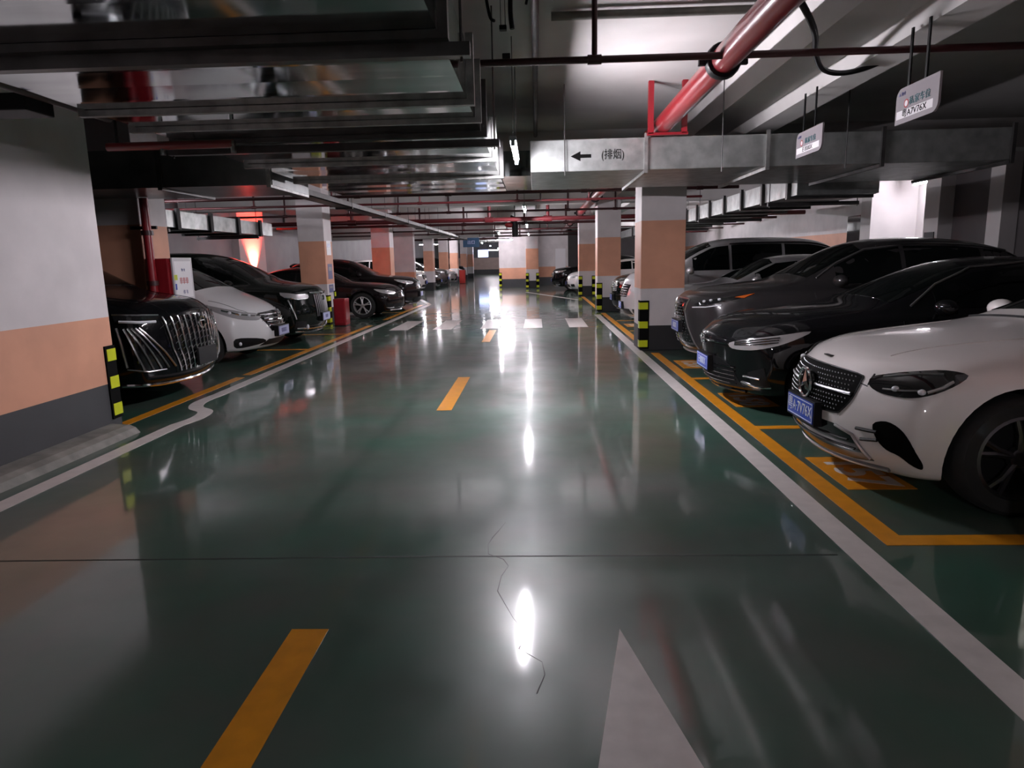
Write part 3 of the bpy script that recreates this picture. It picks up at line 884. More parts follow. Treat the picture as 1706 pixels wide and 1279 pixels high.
batten(6.2, 34, 2.6, 'lit tube lamp over the farthest right row', 'x', group='tube lamps over the parking bays')  # another added tube, fill for the deepest right bays
# red alarm lamp on the left rear wall
struct(bx('trim_8', M_white, -10.2, -9.95, 22.9, 25.1, 0, CEIL), 'shallow white pilaster washed by the red alarm lamp', 'wall')  # slab added so the red wash shows as a distinct band
al = empty('alarm_lamp', (-9.948, 24.0, 1.22), 0, 'glowing red alarm lamp on the left rear wall behind the dark cars', 'lamp')
MB().box(0, 0.03, -0.12, 0.12, -0.06, 0.06).build('back_plate', M_black, al)
MB().lathe([(0.0, 0.03), (0.075, 0.03), (0.07, 0.08), (0.045, 0.12), (0.0, 0.13)], 'x', 16).build('red_lens', M_redglow, al, smooth=True)
_l = bpy.data.lights.new('alarm_light', 'SPOT')
_l.energy = 600
_l.color = (1.0, 0.05, 0.03)
_l.spot_size = math.radians(82)
_l.spot_blend = 0.6
_l.shadow_soft_size = 0.05
_lo = bpy.data.objects.new('alarm_light', _l)
C.objects.link(_lo)
_lo.parent = al
_lo.location = (0.30, 0, 0.05)
_lo.rotation_euler = (math.radians(180), math.radians(-26), 0)

# small far things over the aisle
vv = empty('pipe_valve', (-0.85, 24.6, 2.30), 0, 'red valve with a dark drop pipe hanging over the aisle in the distance', 'valve')
MB().tube([(0.12, 0, 0), (0.12, 0, 0.45), (0.05, 0, 0.62), (-0.05, 0, 0.66)], 0.11, 12).build('drop_pipe', M_black, vv, smooth=True)
MB().ball((-0.08, 0, 0.42), 0.16, 0.12, 0.10, 14, 8).build('valve_body', M_redpipe, vv, smooth=True)
MB().tube([(0.12, 0, 0.5), (0.12, 0, CEIL - 2.31)], 0.02, 8).build('hanger_rod', M_flange, vv)
sc_ = empty('lit_screen', (-4.75, 62, 1.75), 0, 'small glowing blue white screen far down the left passage', 'screen')
MB().box(-0.5, 0.5, 0, 0.05, 0, 0.75).build('casing', M_black, sc_)
MB().box(-0.46, 0.46, -0.01, 0, 0.05, 0.70).build('display', mat('screen_glow', (0.4, 0.5, 0.8), 0.4, emit=(0.45, 0.55, 1.0), estr=0.8), sc_)
for x in (-0.4, 0.4):
    MB().tube([(x, 0.02, 0.75), (x, 0.02, CEIL - 1.76)], 0.02, 8).build('hanger_rod', M_black, sc_)

# ================================================================== cars
# local car axes: x runs back from the nose, y across, z up
TF = (0.36, 0.72)


def car_body(st, L, bow, leanF, bowR, leanR, fallF=1.1, fallR=0.7):
    """box-topology net through the stations; returns (vertices, faces)"""
    xs = [s[0] for s in st]
    xl = xs[-1]

    def ring(s):
        x, zb, ws, wm, zsh, wsh, zg, wg, zr, wr, zc = s
        side = [(ws * .97, zb), (ws, zb + .07), (wm * .995, zb + .40 * (zsh - zb)), (wm, zb + .72 * (zsh - zb)), (wsh, zsh), (wg, zg),
                ((wg + wr) / 2 + .012, (zg + zr) / 2), (wr, zr)]
        top = [(wr * TF[1], zr + (zc - zr) * .55), (wr * TF[0], zr + (zc - zr) * .9), (0, zc)]
        bot = [(ws * .97 * TF[1], zb), (ws * .97 * TF[0], zb), (0, zb)]
        return side, top, bot

    def X(x, k, f):
        a = max(0.0, 1 - (x - xs[0]) / fallF)
        b = max(0.0, 1 - (xl - x) / fallR)
        return x + a * (leanF[k] + bow[k] * f * f) - b * (leanR[k] + bowR * f * f)
    V = []
    Fc = []
    rings = []
    for s in st:
        side, top, bot = ring(s)
        idx = []

        def put(k, y, z):
            f = abs(y) / max(s[3], .01)
            V.append((X(s[0], k, f), y, z))
            idx.append(len(V) - 1)
        # go round: right side (y<0) bottom->top, top across, left side down, bottom across
        for k, (y, z) in enumerate(side):
            put(k, -y, z)
        for y, z in top:
            put(7, -y, z)
        for y, z in reversed(top[:-1]):
            put(7, y, z)
        for k in range(7, -1, -1):
            put(k, side[k][0], side[k][1])
        for y, z in bot:
            put(0, y, z)
        for y, z in reversed(bot[:-1]):
            put(0, -y, z)
        rings.append(idx)
    n = len(rings[0])   # 8+5+8+5 = 26
    for a, b in zip(rings, rings[1:]):
        for j in range(n):
            j2 = (j + 1) % n
            Fc.append((a[j], b[j], b[j2], a[j2]))

    def capgrid(s, idx, lean_sign):
        side, top, bot = ring(s)
        # rows k=0..7, columns: -side, -.72, -.36, 0, .36, .72, +side
        rows = []
        rows.append([idx[0], idx[25], idx[24], idx[23], idx[22], idx[21], idx[20]])
        for k in range(1, 7):
            w, z = side[k]
            r = [idx[k]]
            zc = s[10]
            for f in (-TF[1], -TF[0], 0, TF[0], TF[1]):
                ff = abs(f) * w / max(s[3], .01)
                zz = z + (zc - s[8]) * (1 - abs(f)) * (k / 7.0) * .8
                V.append((X(s[0], k, ff), f * w, zz))
                r.append(len(V) - 1)
            r.append(idx[20 - k])
            rows.append(r)
        rows.append([idx[7], idx[8], idx[9], idx[10], idx[11], idx[12], idx[13]])
        for k in range(7):
            for c in range(6):
                Fc.append((rows[k][c], rows[k][c + 1], rows[k + 1][c + 1], rows[k + 1][c]) if lean_sign > 0 else (rows[k][c], rows[k + 1][c], rows[k + 1][c + 1], rows[k][c + 1]))
    capgrid(st[0], rings[0], 1)
    capgrid(st[-1], rings[-1], -1)
    return V, Fc


def interp(st, x, c):
    if x <= st[0][0]:
        return st[0][c]
    for a, b in zip(st, st[1:]):
        if x <= b[0]:
            t = (x - a[0]) / (b[0] - a[0])
            return a[c] + t * (b[c] - a[c])
    return st[-1][c]


class Car:
    def __init__(s, name, st, L, bow, leanF, paint, loc, rz, label, cat='car', bowR=0.2, leanR=(0.1, .05, .02, 0, .02, .05, .1, .15), wheels=(0.86, 3.8), R=0.34,
                 track=0.80, rim='silver', group=None, spokes=5, sub=2):
        s.st = st
        s.L = L
        s.R = R
        s.root = empty(name, (loc[0], loc[1], 0), rz, label, cat, group)
        if not isinstance(bow, (list, tuple)):
            bow = [bow] * 8
        V, Fc = car_body(st, L, bow, leanF, bowR, leanR)
        me = bpy.data.meshes.new('body')
        me.from_pydata(V, [], Fc)
        bm = bmesh.new()
        bm.from_mesh(me)
        bmesh.ops.recalc_face_normals(bm, faces=bm.faces)
        bm.to_mesh(me)
        bm.free()
        for p in me.polygons:
            p.use_smooth = True
        me.materials.append(paint)
        ob = bpy.data.objects.new('body', me)
        C.objects.link(ob)
        md = ob.modifiers.new('s', 'SUBSURF')
        md.levels = sub
        md.render_levels = sub
        dg = bpy.context.evaluated_depsgraph_get()
        m2 = bpy.data.meshes.new_from_object(ob.evaluated_get(dg))
        bmx = bmesh.new()
        bmx.from_mesh(m2)
        s.bvh = BVHTree.FromBMesh(bmx)
        bmx.free()
        # wheel arches
        cut = MB()
        for x in wheels:
            for sg in (-1, 1):
                n = 40
                vs = []
                for y in (sg * (track - 0.20), sg * (track + 0.4)):
                    for j in range(n):
                        a = 2 * PI * j / n
                        vs.append((x + (R + .055) * math.cos(a), y, R + (R + .055) * math.sin(a)))
                fs = [(j, (j + 1) % n, n + (j + 1) % n, n + j) for j in range(n)] + [tuple(range(n)), tuple(range(n, 2 * n))]
                cut.add(vs, fs)
        co = cut.build('cut', M_black)
        ob.modifiers.clear()
        ob.data = m2
        md = ob.modifiers.new('b', 'BOOLEAN')
        md.operation = 'DIFFERENCE'
        md.object = co
        md.solver = 'EXACT'
        md.material_mode = 'TRANSFER'
        dg = bpy.context.evaluated_depsgraph_get()
        m3 = bpy.data.meshes.new_from_object(ob.evaluated_get(dg))
        ob.modifiers.clear()
        ob.data = m3
        bpy.data.objects.remove(co, do_unlink=True)
        for p in m3.polygons:
            p.use_smooth = True
        try:
            m3.set_sharp_from_angle(angle=math.radians(45))
        except Exception:
            pass
        ob.parent = s.root
        s.body = ob
        proto = None
        for x in wheels:
            for sg in (-1, 1):
                if proto is None:
                    w = s.wheel(R, rim, spokes)
                    proto = w
                else:
                    w = proto.copy()
                    C.objects.link(w)
                    for ch in list(proto.children):
                        c = ch.copy()
                        C.objects.link(c)
                        c.parent = w
                w.parent = s.root
                w.location = (x, sg * track, R)
                w.rotation_euler = (0, 0, 0 if sg > 0 else PI)

    def wheel(s, R, rim, spokes):
        r = R * 0.70
        t = MB().lathe([(r, -0.11), (R - 0.03, -0.115), (R - 0.005, -0.09), (R, -0.04), (R, 0.04), (R - 0.005, 0.09), (R - 0.03, 0.115), (r, 0.11), (r - 0.02, 0.08), (r - 0.02, -0.08)], 'y', 36)
        w = t.build('wheel', M_rubber, None, smooth=True)
        m = M_rim if rim == 'silver' else M_dkrim
        q = MB().lathe([(r - 0.004, 0.100), (r + 0.004, 0.112), (r - 0.012, 0.118), (r - 0.024, 0.098), (r - 0.024, -0.06), (r - 0.010, -0.06)], 'y', 36)
        for i in range(spokes):
            a = 2 * PI * i / spokes + 0.3
            for da in (-0.16, 0.16):
                p0 = (math.cos(a) * 0.04, 0.085, math.sin(a) * 0.04)
                p1 = (math.cos(a + da * .6) * r * .6, 0.104, math.sin(a + da * .6) * r * .6)
                p2 = (math.cos(a + da) * (r - .015), 0.100, math.sin(a + da) * (r - .015))
                q.tube([p0, p1, p2], [0.022, 0.017, 0.016], 6)
        q.lathe([(0.0, 0.10), (0.032, 0.108), (0.055, 0.10), (0.06, 0.06), (0.0, 0.06)], 'y', 20)
        q.build('rim', m, w, smooth=True)
        d = MB().lathe([(0.0, 0.02), (r - 0.03, 0.02), (r - 0.03, -0.02), (0.0, -0.02)], 'y', 24)
        d.build('brake_disc', M_black, w, smooth=True)
        return w

    # ---- projection onto the body
    def basis(s, d):
        d = Vector(d).normalized()
        if abs(d.z) < .9:
            t = d.cross(Vector((0, 0, 1))).normalized()
        else:
            t = Vector((0, 1, 0))
        u = t.cross(d).normalized()
        return d, t, u

    def hit(s, p, d):
        d = Vector(d).normalized()
        p = Vector(p)
        h = s.bvh.ray_cast(p - d * 3.0, d)
        if h[0] is None or (h[0] - p).length > 0.8:
            h2 = s.bvh.find_nearest(p)
            return h2[0], h2[1] if h2[1].dot(d) < 0 else -h2[1]
        n = h[1]
        return h[0], n if n.dot(d) < 0 else -n

    def patch(s, name, pts, d, m, off=0.004, parent=None, smooth=0, step=0.05, depth=0.012):
        d, t, u = s.basis(d)
        if smooth:
            pts = catmull(pts, smooth, True)
        P = [Vector(p) for p in pts]
        D0 = sum((p.dot(d) for p in P)) / len(P)
        q = [(p.dot(t), p.dot(u)) for p in P]
        bm = bmesh.new()
        vs = [bm.verts.new((a, b, 0)) for a, b in q]
        try:
            bm.faces.new(vs)
        except ValueError:
            bm.free()
            return None
        for ax in (0, 1):
            lo = min(v[ax] for v in q)
            hi = max(v[ax] for v in q)
            k = int((hi - lo) / step)
            for i in range(1, k + 1):
                c = lo + (hi - lo) * i / (k + 1)
                co = (c, 0, 0) if ax == 0 else (0, c, 0)
                no = (1, 0, 0) if ax == 0 else (0, 1, 0)
                bmesh.ops.bisect_plane(bm, geom=bm.verts[:] + bm.edges[:] + bm.faces[:], plane_co=co, plane_no=no, dist=1e-5)
        bmesh.ops.remove_doubles(bm, verts=bm.verts, dist=1e-4)
        inner = {}
        for v in bm.verts:
            w = t * v.co.x + u * v.co.y + d * D0
            h, n = s.hit(w, d)
            v.co = h + n * off
            inner[v] = h - n * depth
        bm.normal_update()
        if bm.faces and sum((f.normal.dot(d) * f.calc_area() for f in bm.faces)) > 0:
            bmesh.ops.reverse_faces(bm, faces=bm.faces)
        be = [e for e in bm.edges if len(e.link_faces) == 1]
        r = bmesh.ops.extrude_edge_only(bm, edges=be)
        # the extruded ring moves into the body
        new = [g for g in r['geom'] if isinstance(g, bmesh.types.BMVert)]
        for nv in new:
            best = min(inner, key=lambda o: (o.co - nv.co).length_squared)
            nv['_'] if False else None
            nv.co = inner[best]
        me = bpy.data.meshes.new(name)
        bm.to_mesh(me)
        bm.free()
        for p in me.polygons:
            p.use_smooth = True
        try:
            me.set_sharp_from_angle(angle=math.radians(50))
        except Exception:
            pass
        me.materials.append(m)
        o = bpy.data.objects.new(name, me)
        C.objects.link(o)
        o.parent = parent or s.root
        return o

    def proj(s, pts, d, off=0.0, dens=0.05):
        out = []
        P = [Vector(p) for p in pts]
        for a, b in zip(P, P[1:]):
            k = max(1, int((b - a).length / dens))
            for i in range(k):
                h, n = s.hit(a + (b - a) * i / k, d)
                out.append(h + n * off)
        h, n = s.hit(P[-1], d)
        out.append(h + n * off)
        return out

    def bar(s, name, lines, d, r, m, off=0.006, parent=None, n=6, dens=0.05):
        if 1 < len(lines) <= 4:
            return [s.bar(name, [ln], d, r, m, off, parent, n, dens) for ln in lines][0]
        mb = MB()
        for ln in lines:
            p = s.proj(ln, d, off, dens)
            q = [p[0]]
            for a in p[1:]:
                if (a - q[-1]).length > 0.004:
                    q.append(a)
            if len(q) > 1:
                mb.tube(q, r, n)
        return mb.build(name, m, parent or s.root, smooth=True)

    def both(s, f):
        for sg in (-1, 1):
            f(sg)

    # ---- generic features
    def glasshouse(s, xa, xb, xw0, xw1, pillar=(), top=0.055, dark=M_glass, rear=None, quarter=0.0, bot=0.02):
        st = s.st
        # windscreen: from station xw0 (base) to xw1 (top)
        b0, b1 = interp(st, xw0, 10), interp(st, xw1, 10)
        w0, w1 = interp(st, xw0, 9) * .97, interp(st, xw1, 9) * .93
        e0, e1 = interp(st, xw0, 8), interp(st, xw1, 8)
        pts = [(xw0, -w0, e0 + .02), (xw0, -w0 * .5, b0), (xw0, 0, b0 + .01), (xw0, w0 * .5, b0), (xw0, w0, e0 + .02), (xw1, w1, e1 - .03), (xw1, w1 * .5, b1 - .02), (xw1, 0, b1 - .015), (xw1, -w1 * .5, b1 - .02), (xw1, -w1, e1 - .03)]
        s.patch('windscreen', pts, (1, 0, -0.55), dark, 0.004, step=0.09)
        edges = [xa] + list(pillar) + [xb]

        def side(sg):
            for i in range(len(edges) - 1):
                a = edges[i] + (0.03 if i else 0)
                b = edges[i + 1] - (0.03 if i < len(edges) - 2 else 0)
                k = 6
                lo, hi = [], []
                for j in range(k + 1):
                    x = a + (b - a) * j / k
                    zl = interp(st, x, 6) + bot
                    zh = interp(st, x, 8) - top
                    lo.append((x, sg * .8, zl))
                    hi.append((x, sg * .8, max(zh, zl + .012)))
                s.patch('side_window', lo + hi[::-1], (0, -sg, 0), dark, 0.004, step=0.12)
        s.both(side)

    def plate(s, z, m, letters, lm, x0=-0.03, w=0.44, h=0.14, frame=M_black, char=0.105):
        hx, n = s.hit((0, 0, z), (1, 0, 0))
        x = hx.x + x0
        p = MB().box(x - 0.006, x, -w / 2, w / 2, z - h / 2, z + h / 2).build('licence_plate', m, s.root, bevel=0.002)
        MB().box(x, x + abs(x0) + 0.03, -w / 2 - .015, w / 2 + .015, z - h / 2 - .012, z + h / 2 + .012).build('plate_holder', frame, s.root)
        f = MB()
        for a, b, c_, d_ in ((-w / 2 + .006, w / 2 - .006, h / 2 - .012, h / 2 - .007), (-w / 2 + .006, w / 2 - .006, -h / 2 + .007, -h / 2 + .012)):
            f.box(x - 0.0075, x - 0.0061, a, b, z + c_, z + d_)
        for a, b in ((-w / 2 + .006, -w / 2 + .011), (w / 2 - .011, w / 2 - .006)):
            f.box(x - 0.0075, x - 0.0061, a, b, z - h / 2 + .007, z + h / 2 - .007)
        f.build('plate_border', lm, p)
        if letters:
            text('plate_lettering', letters, char, lm, (x - 0.0075, 0, z), (0, -1, 0), (0, 0, 1), p, 0.82, 0.001)
        return p

    def mirrors(s, x, z, y, m, sx=.09, sy=.12, sz=.075):
        def f(sg):
            mb = MB().ball((x, sg * (y + .07), z), sx, sy, sz)
            mb.v = [(min(v[0], x + sx * .55), v[1], v[2]) for v in mb.v]
            o = mb.build('side_mirror', m, s.root, smooth=True)
            MB().tube([(x + .02, sg * (y - .09), z - .05), (x, sg * (y + .03), z - .03)], 0.022, 8).build('mirror_arm', M_black, o, smooth=True)
            MB().box(x + sx * .55, x + sx * .55 + .004, sg * (y + .07) - sy * .7, sg * (y + .07) + sy * .7, z - sz * .65, z + sz * .65).build('mirror_glass', M_glass, o)
        s.both(f)

    def seams(s, hood, doors, sill=0.3):
        """dark shut lines: hood edge polyline (one side), door cut x positions"""
        mb = []
        for sg in (-1, 1):
            if hood:
                mb.append([(x, sg * y, z) for x, y, z in hood])
        if mb:
            s.bar('hood_seam', mb, (0.25, 0, -1), 0.0035, M_black, 0.0)
        ls = []
        for x in doors:
            ls.append([(x, .8, sill), (x, .8, interp(s.st, x, 4) * .99)])
        for sg in (-1, 1):
            if ls:
                s.bar('door_seam', [[(p[0], sg * p[1], p[2]) for p in l] for l in ls], (0, -sg, 0), 0.004, M_black, 0.0)
        for sg in (-1, 1):
            for x in doors[:-1]:
                z = interp(s.st, x, 4) - 0.10
                s.bar('door_handle', [[(x + .62, sg * .8, z), (x + .84, sg * .8, z + .005)]], (0, -sg, 0), 0.012, M_satin, 0.018)


def scale_st(st, sx=1, sy=1, sz=1):
    return [(a[0] * sx, a[1], a[2] * sy, a[3] * sy, a[4] * sz, a[5] * sy, a[6] * sz, a[7] * sy, a[8] * sz, a[9] * sy, a[10] * sz) for a in st]


#        x     zb   ws   wm   zsh  wsh  zg   wg   zr   wr   zc
ST_SALOON = [
    (0.00, .185, .78, .86, .62, .82, .70, .74, .755, .60, .80),
    (0.07, .170, .81, .88, .69, .85, .77, .775, .815, .64, .85),
    (0.30, .165, .85, .91, .775, .875, .84, .80, .88, .67, .915),
    (0.62, .170, .87, .925, .82, .885, .875, .805, .915, .69, .955),
    (0.95, .170, .88, .93, .835, .885, .89, .80, .94, .69, .98),
    (1.30, .170, .88, .93, .87, .885, .925, .785, .975, .69, 1.01),
    (1.52, .170, .88, .93, .89, .885, .945, .775, 1.0, .67, 1.04),
    (1.95, .170, .88, .93, .91, .885, .965, .77, 1.20, .60, 1.26),
    (2.40, .170, .88, .93, .92, .885, .975, .77, 1.355, .565, 1.425),
    (2.85, .170, .88, .93, .925, .885, .98, .77, 1.395, .56, 1.46),
    (3.40, .170, .88, .93, .93, .885, .985, .77, 1.365, .555, 1.43),
    (3.85, .175, .88, .93, .935, .88, .99, .765, 1.23, .57, 1.29),
    (4.25, .18, .87, .92, .935, .87, 1.0, .75, 1.05, .62, 1.09),
    (4.60, .20, .85, .90, .92, .84, .99, .73, 1.03, .62, 1.06),
    (4.88, .24, .80, .86, .86, .79, .94, .70, .99, .60, 1.02),
]
ST_CROSS = [
    (0.00, .22, .76, .84, .82, .78, .90, .70, .955, .58, .985),
    (0.07, .20, .80, .88, .87, .83, .945, .74, .995, .61, 1.025),
    (0.32, .20, .86, .925, .94, .88, 1.00, .79, 1.045, .66, 1.075),
    (0.65, .21, .885, .94, .975, .895, 1.03, .80, 1.075, .68, 1.105),
    (1.00, .21, .89, .945, 1.0, .90, 1.055, .80, 1.10, .69, 1.13),
    (1.25, .21, .89, .945, 1.015, .90, 1.07, .79, 1.125, .69, 1.155),
    (1.45, .21, .89, .945, 1.025, .90, 1.08, .785, 1.155, .67, 1.19),
    (1.85, .21, .89, .945, 1.04, .90, 1.09, .78, 1.38, .62, 1.44),
    (2.25, .21, .89, .945, 1.05, .90, 1.10, .78, 1.57, .59, 1.65),
    (2.75, .21, .89, .945, 1.06, .90, 1.11, .78, 1.62, .585, 1.70),
    (3.40, .21, .89, .945, 1.08, .90, 1.13, .78, 1.60, .58, 1.68),
    (4.05, .22, .885, .94, 1.10, .89, 1.15, .77, 1.51, .57, 1.59),
    (4.45, .24, .87, .93, 1.08, .87, 1.13, .75, 1.30, .60, 1.36),
    (4.70, .30, .85, .90, 1.02, .84, 1.08, .74, 1.14, .62, 1.18),
    (4.86, .36, .80, .86, .95, .79, 1.02, .70, 1.08, .60, 1.11),
]
ST_VAN = [
    (0.00, .24, .80, .88, .86, .84, .97, .77, 1.05, .64, 1.09),
    (0.07, .21, .83, .90, .91, .87, 1.02, .80, 1.09, .67, 1.13),
    (0.30, .20, .88, .935, .98, .90, 1.07, .82, 1.135, .70, 1.17),
    (0.60, .20, .90, .945, 1.03, .91, 1.10, .82, 1.165, .71, 1.20),
    (0.88, .20, .90, .945, 1.06, .91, 1.12, .81, 1.20, .71, 1.24),
    (1.08, .20, .90, .945, 1.075, .91, 1.13, .805, 1.25, .70, 1.29),
    (1.50, .20, .90, .945, 1.085, .91, 1.14, .80, 1.49, .67, 1.55),
    (1.95, .20, .90, .945, 1.09, .91, 1.145, .80, 1.69, .645, 1.765),
    (2.50, .20, .90, .945, 1.095, .91, 1.15, .80, 1.74, .64, 1.82),
    (3.30, .20, .90, .945, 1.10, .91, 1.155, .80, 1.74, .64, 1.82),
    (4.10, .20, .90, .945, 1.11, .91, 1.165, .80, 1.71, .635, 1.79),
    (4.65, .22, .89, .94, 1.11, .90, 1.165, .79, 1.60, .62, 1.68),
    (4.92, .28, .87, .92, 1.08, .88, 1.14, .78, 1.36, .64, 1.42),
    (5.12, .36, .84, .89, 1.00, .84, 1.06, .75, 1.16, .64, 1.20),
]
LEAN_S = (.10, .03, .00, -.005, .015, .05, .08, .13)


M_trim = mat('window_trim_grey', (0.22, 0.21, 0.21), 0.35, metal=0.7)


def star_badge(car, c, r, parent=None):
    """round ring with a three-pointed star"""
    x, y, z = c
    q = MB()
    pts = [(x - .004 + .0, y + r * math.cos(2 * PI * i / 32), z + r * math.sin(2 * PI * i / 32)) for i in range(32)]
    q.tube(pts, .0105, 8, False, True)
    for i in range(3):
        a = PI / 2 + 2 * PI * i / 3
        tip = (x - .006, y + r * .96 * math.cos(a), z + r * .96 * math.sin(a))
        l = (x, y + r * .17 * math.cos(a + PI / 3), z + r * .17 * math.sin(a + PI / 3))
        rr = (x, y + r * .17 * math.cos(a - PI / 3), z + r * .17 * math.sin(a - PI / 3))
        mid = (x - .022, y, z)
        q.add([tip, l, mid, rr, (x + .004, y, z)], [(0, 1, 2), (0, 2, 3), (0, 4, 1), (0, 3, 4)])
    q.build('star_badge', M_chrome, parent or car.root)


# ---------------------------------------------------------------- white saloon, nearest right
def white_saloon():
    c = Car('saloon_car', ST_SALOON, 4.9, (.34, .32, .30, .28, .28, .30, .30, .28), LEAN_S, P_white, (1.83, 4.65), 0,
            'white saloon with a round star badge in its grille, nearest car at right', wheels=(0.86, 3.80), R=.345, track=.80, rim='dark', spokes=5)
    F = (1, 0, 0)
    # grille: rounded trapezoid, chrome edge, honeycomb
    gp = [(0, -.40, .775), (0, 0, .79), (0, .40, .775), (0, .47, .74), (0, .475, .64), (0, .41, .545), (0, .34, .520), (0, 0, .512), (0, -.34, .520), (0, -.41, .545), (0, -.475, .64), (0, -.47, .74)]
    gp = [(0, y, z - .02) for _, y, z in gp]
    g = c.patch('grille', gp, F, M_grille, .006, smooth=3)
    loop = catmull(gp, 3, True)
    c.bar('grille_surround', [[tuple(p) for p in loop] + [tuple(loop[0])]], F, .005, M_black, .004, g)
    dots = MB()
    for r_ in range(9):
        z = .525 + r_ * .027
        w = .44 - max(0, (.60 - z)) * .9
        for k_ in range(34):
            y = -.47 + k_ * .0285 + (.014 if r_ % 2 else 0)
            if abs(y) < w and (y * y + (z - .635) ** 2) > .105 ** 2 and abs(z - .635) > .016:
                h, n = c.hit((0, y, z), F)
                x = h.x - .009
                s_ = .0062
                dots.add([(x - .004, y, z), (x, y - s_ * 1.5, z), (x, y, z + s_), (x, y + s_ * 1.5, z), (x, y, z - s_)], [(0, 1, 2), (0, 2, 3), (0, 3, 4), (0, 4, 1)])
    dots.build('grille_mesh', mat('grille_mesh_grey', (0.10, 0.10, 0.10), .35, metal=0.8), g)
    c.bar('grille_bar', [[(0, -.46, .638), (0, -.11, .638)], [(0, .11, .638), (0, .46, .638)]], F, .011, mat('dark_satin', (0.22, 0.22, 0.23), 0.3, metal=1.0), .012, g)
    hx, n = c.hit((0, 0, .635), F)
    MB().lathe([(.0, -.012), (.088, -.010), (.09, 0.01), (.0, .012)], 'x', 28, (hx.x - .006, 0, .635)).build('badge_disc', M_gloss, g, smooth=True)
    star_badge(c, (hx.x - .022, 0, .635), .098, g)
    # headlamps
    def lamp(sg):
        d = (1, -sg * .75, -.1)
        o = [(.147, sg * .55, .755), (.19, sg * .65, .792), (.262, sg * .77, .822), (.382, sg * .85, .838), (.50, sg * .89, .815), (.43, sg * .89, .75), (.325, sg * .86, .698), (.226, sg * .80, .676), (.149, sg * .68, .680), (.145, sg * .57, .705)]
        h = c.patch('headlamp', o, d, M_lamp_dk, .006, smooth=3)
        c.bar('daytime_strip', [[(.2, sg * .60, .765), (.28, sg * .74, .80), (.40, sg * .84, .815)]], d, .006, M_satin, .008, h)
        c.bar('lamp_bezel', [[(.20, sg * .64, .70), (.26, sg * .76, .71), (.31, sg * .83, .722)]], d, .006, M_satin, .008, h)
        c.bar('lamp_bezel', [[(.33, sg * .85, .715), (.39, sg * .875, .745), (.43, sg * .885, .78)]], d, .009, M_lamp_in, .008, h)
        for t in (.26, .36):
            p, n_ = c.hit((t, sg * (.62 + (t - .2) * 1.1), .71), d)
            MB().ball(p + n_ * .004, .022, .022, .018, 12, 8).build('projector_lens', M_lens, h, smooth=True)
        # side air intake with two blades
        o2 = [(.168, sg * .64, .49), (.19, sg * .72, .525), (.225, sg * .80, .50), (.272, sg * .84, .434), (.317, sg * .865, .325), (.315, sg * .865, .275), (.286, sg * .845, .285), (.241, sg * .79, .335), (.21, sg * .72, .355), (.19, sg * .66, .405)]
        o2 = [(x, y, z) for x, y, z in o2]
        a = c.patch('side_intake', o2, d, M_grille, .008, smooth=3, step=.03)
        c.bar('intake_blade', [[(.129, sg * .53, .442), (.179, sg * .67, .45)], [(.156, sg * .55, .379), (.183, sg * .67, .400)]], d, .011, M_black, .010, a)
        # wheel arch lip
    c.both(lamp)
    # lower intake and bright lip
    o = [(0, -.60, .25), (0, -.50, .40), (0, -.34, .43), (0, 0, .432), (0, .34, .43), (0, .50, .40), (0, .60, .25), (0, .45, .225), (0, 0, .215), (0, -.45, .225)]
    li = c.patch('lower_intake', o, F, M_gloss, .004)
    c.bar('intake_slat', [[(0, -.5, .30), (0, .5, .30)], [(0, -.46, .35), (0, .46, .35)]], F, .006, M_black, .008, li)
    c.bar('intake_trim', [[(0, sg * .37, .425), (0, sg * .50, .395), (0, sg * .59, .262)] for sg in (-1, 1)], F, .010, M_satin, .008, li)
    c.bar('front_lip', [[(0, -.66, .215), (0, -.3, .195), (0, 0, .19), (0, .3, .195), (0, .66, .215)]], F, .016, M_satin, .006)
    c.plate(.455, M_blue, '粤A·7V76X', M_lett, -.03)
    # hood shut lines and vent badge
    c.bar('hood_seam', [[(.17, -.53, 1), (.12, -.36, 1), (.10, 0, 1), (.12, .36, 1), (.17, .53, 1)]], (0, 0, -1), .0035, M_black, .0, dens=.08)
    for sg in (-1, 1):
        c.bar('hood_seam', [[(.17, sg * .53, .80), (.14, sg * .545, .765), (.135, sg * .55, .73)]], (1, -sg * .6, -.6), .006, M_black, .0)
    c.bar('hood_crease', [[(.35, sg * .42, 1), (.8, sg * .47, 1), (1.25, sg * .52, 1)] for sg in (-1, 1)], (0, 0, -1), .006, P_white, -.002)
    p, n = c.hit((.16, 0, 1), (0, 0, -1))
    MB().box(p.x - .02, p.x + .03, -.05, .05, p.z - .002, p.z + .005).build('hood_badge', M_seal, c.root, bevel=.002)
    c.glasshouse(1.95, 4.1, 1.60, 2.36, (2.85,), .045)
    c.mirrors(1.93, 1.03, .93, P_white)
    c.seams(None, (1.62, 2.85, 3.85))
    c.bar('wiper_cowl', [[(1.45, -.62, 1.1), (1.47, 0, 1.1), (1.45, .62, 1.1)]], (0, 0, -1), .012, M_black, .002)
    c.bar('fender_crease', [[(.75, sg * .9, .80), (1.6, sg * .9, .83), (3.2, sg * .9, .86)] for sg in (1,)], (0, -1, 0), .004, P_white, -.001)
    return c


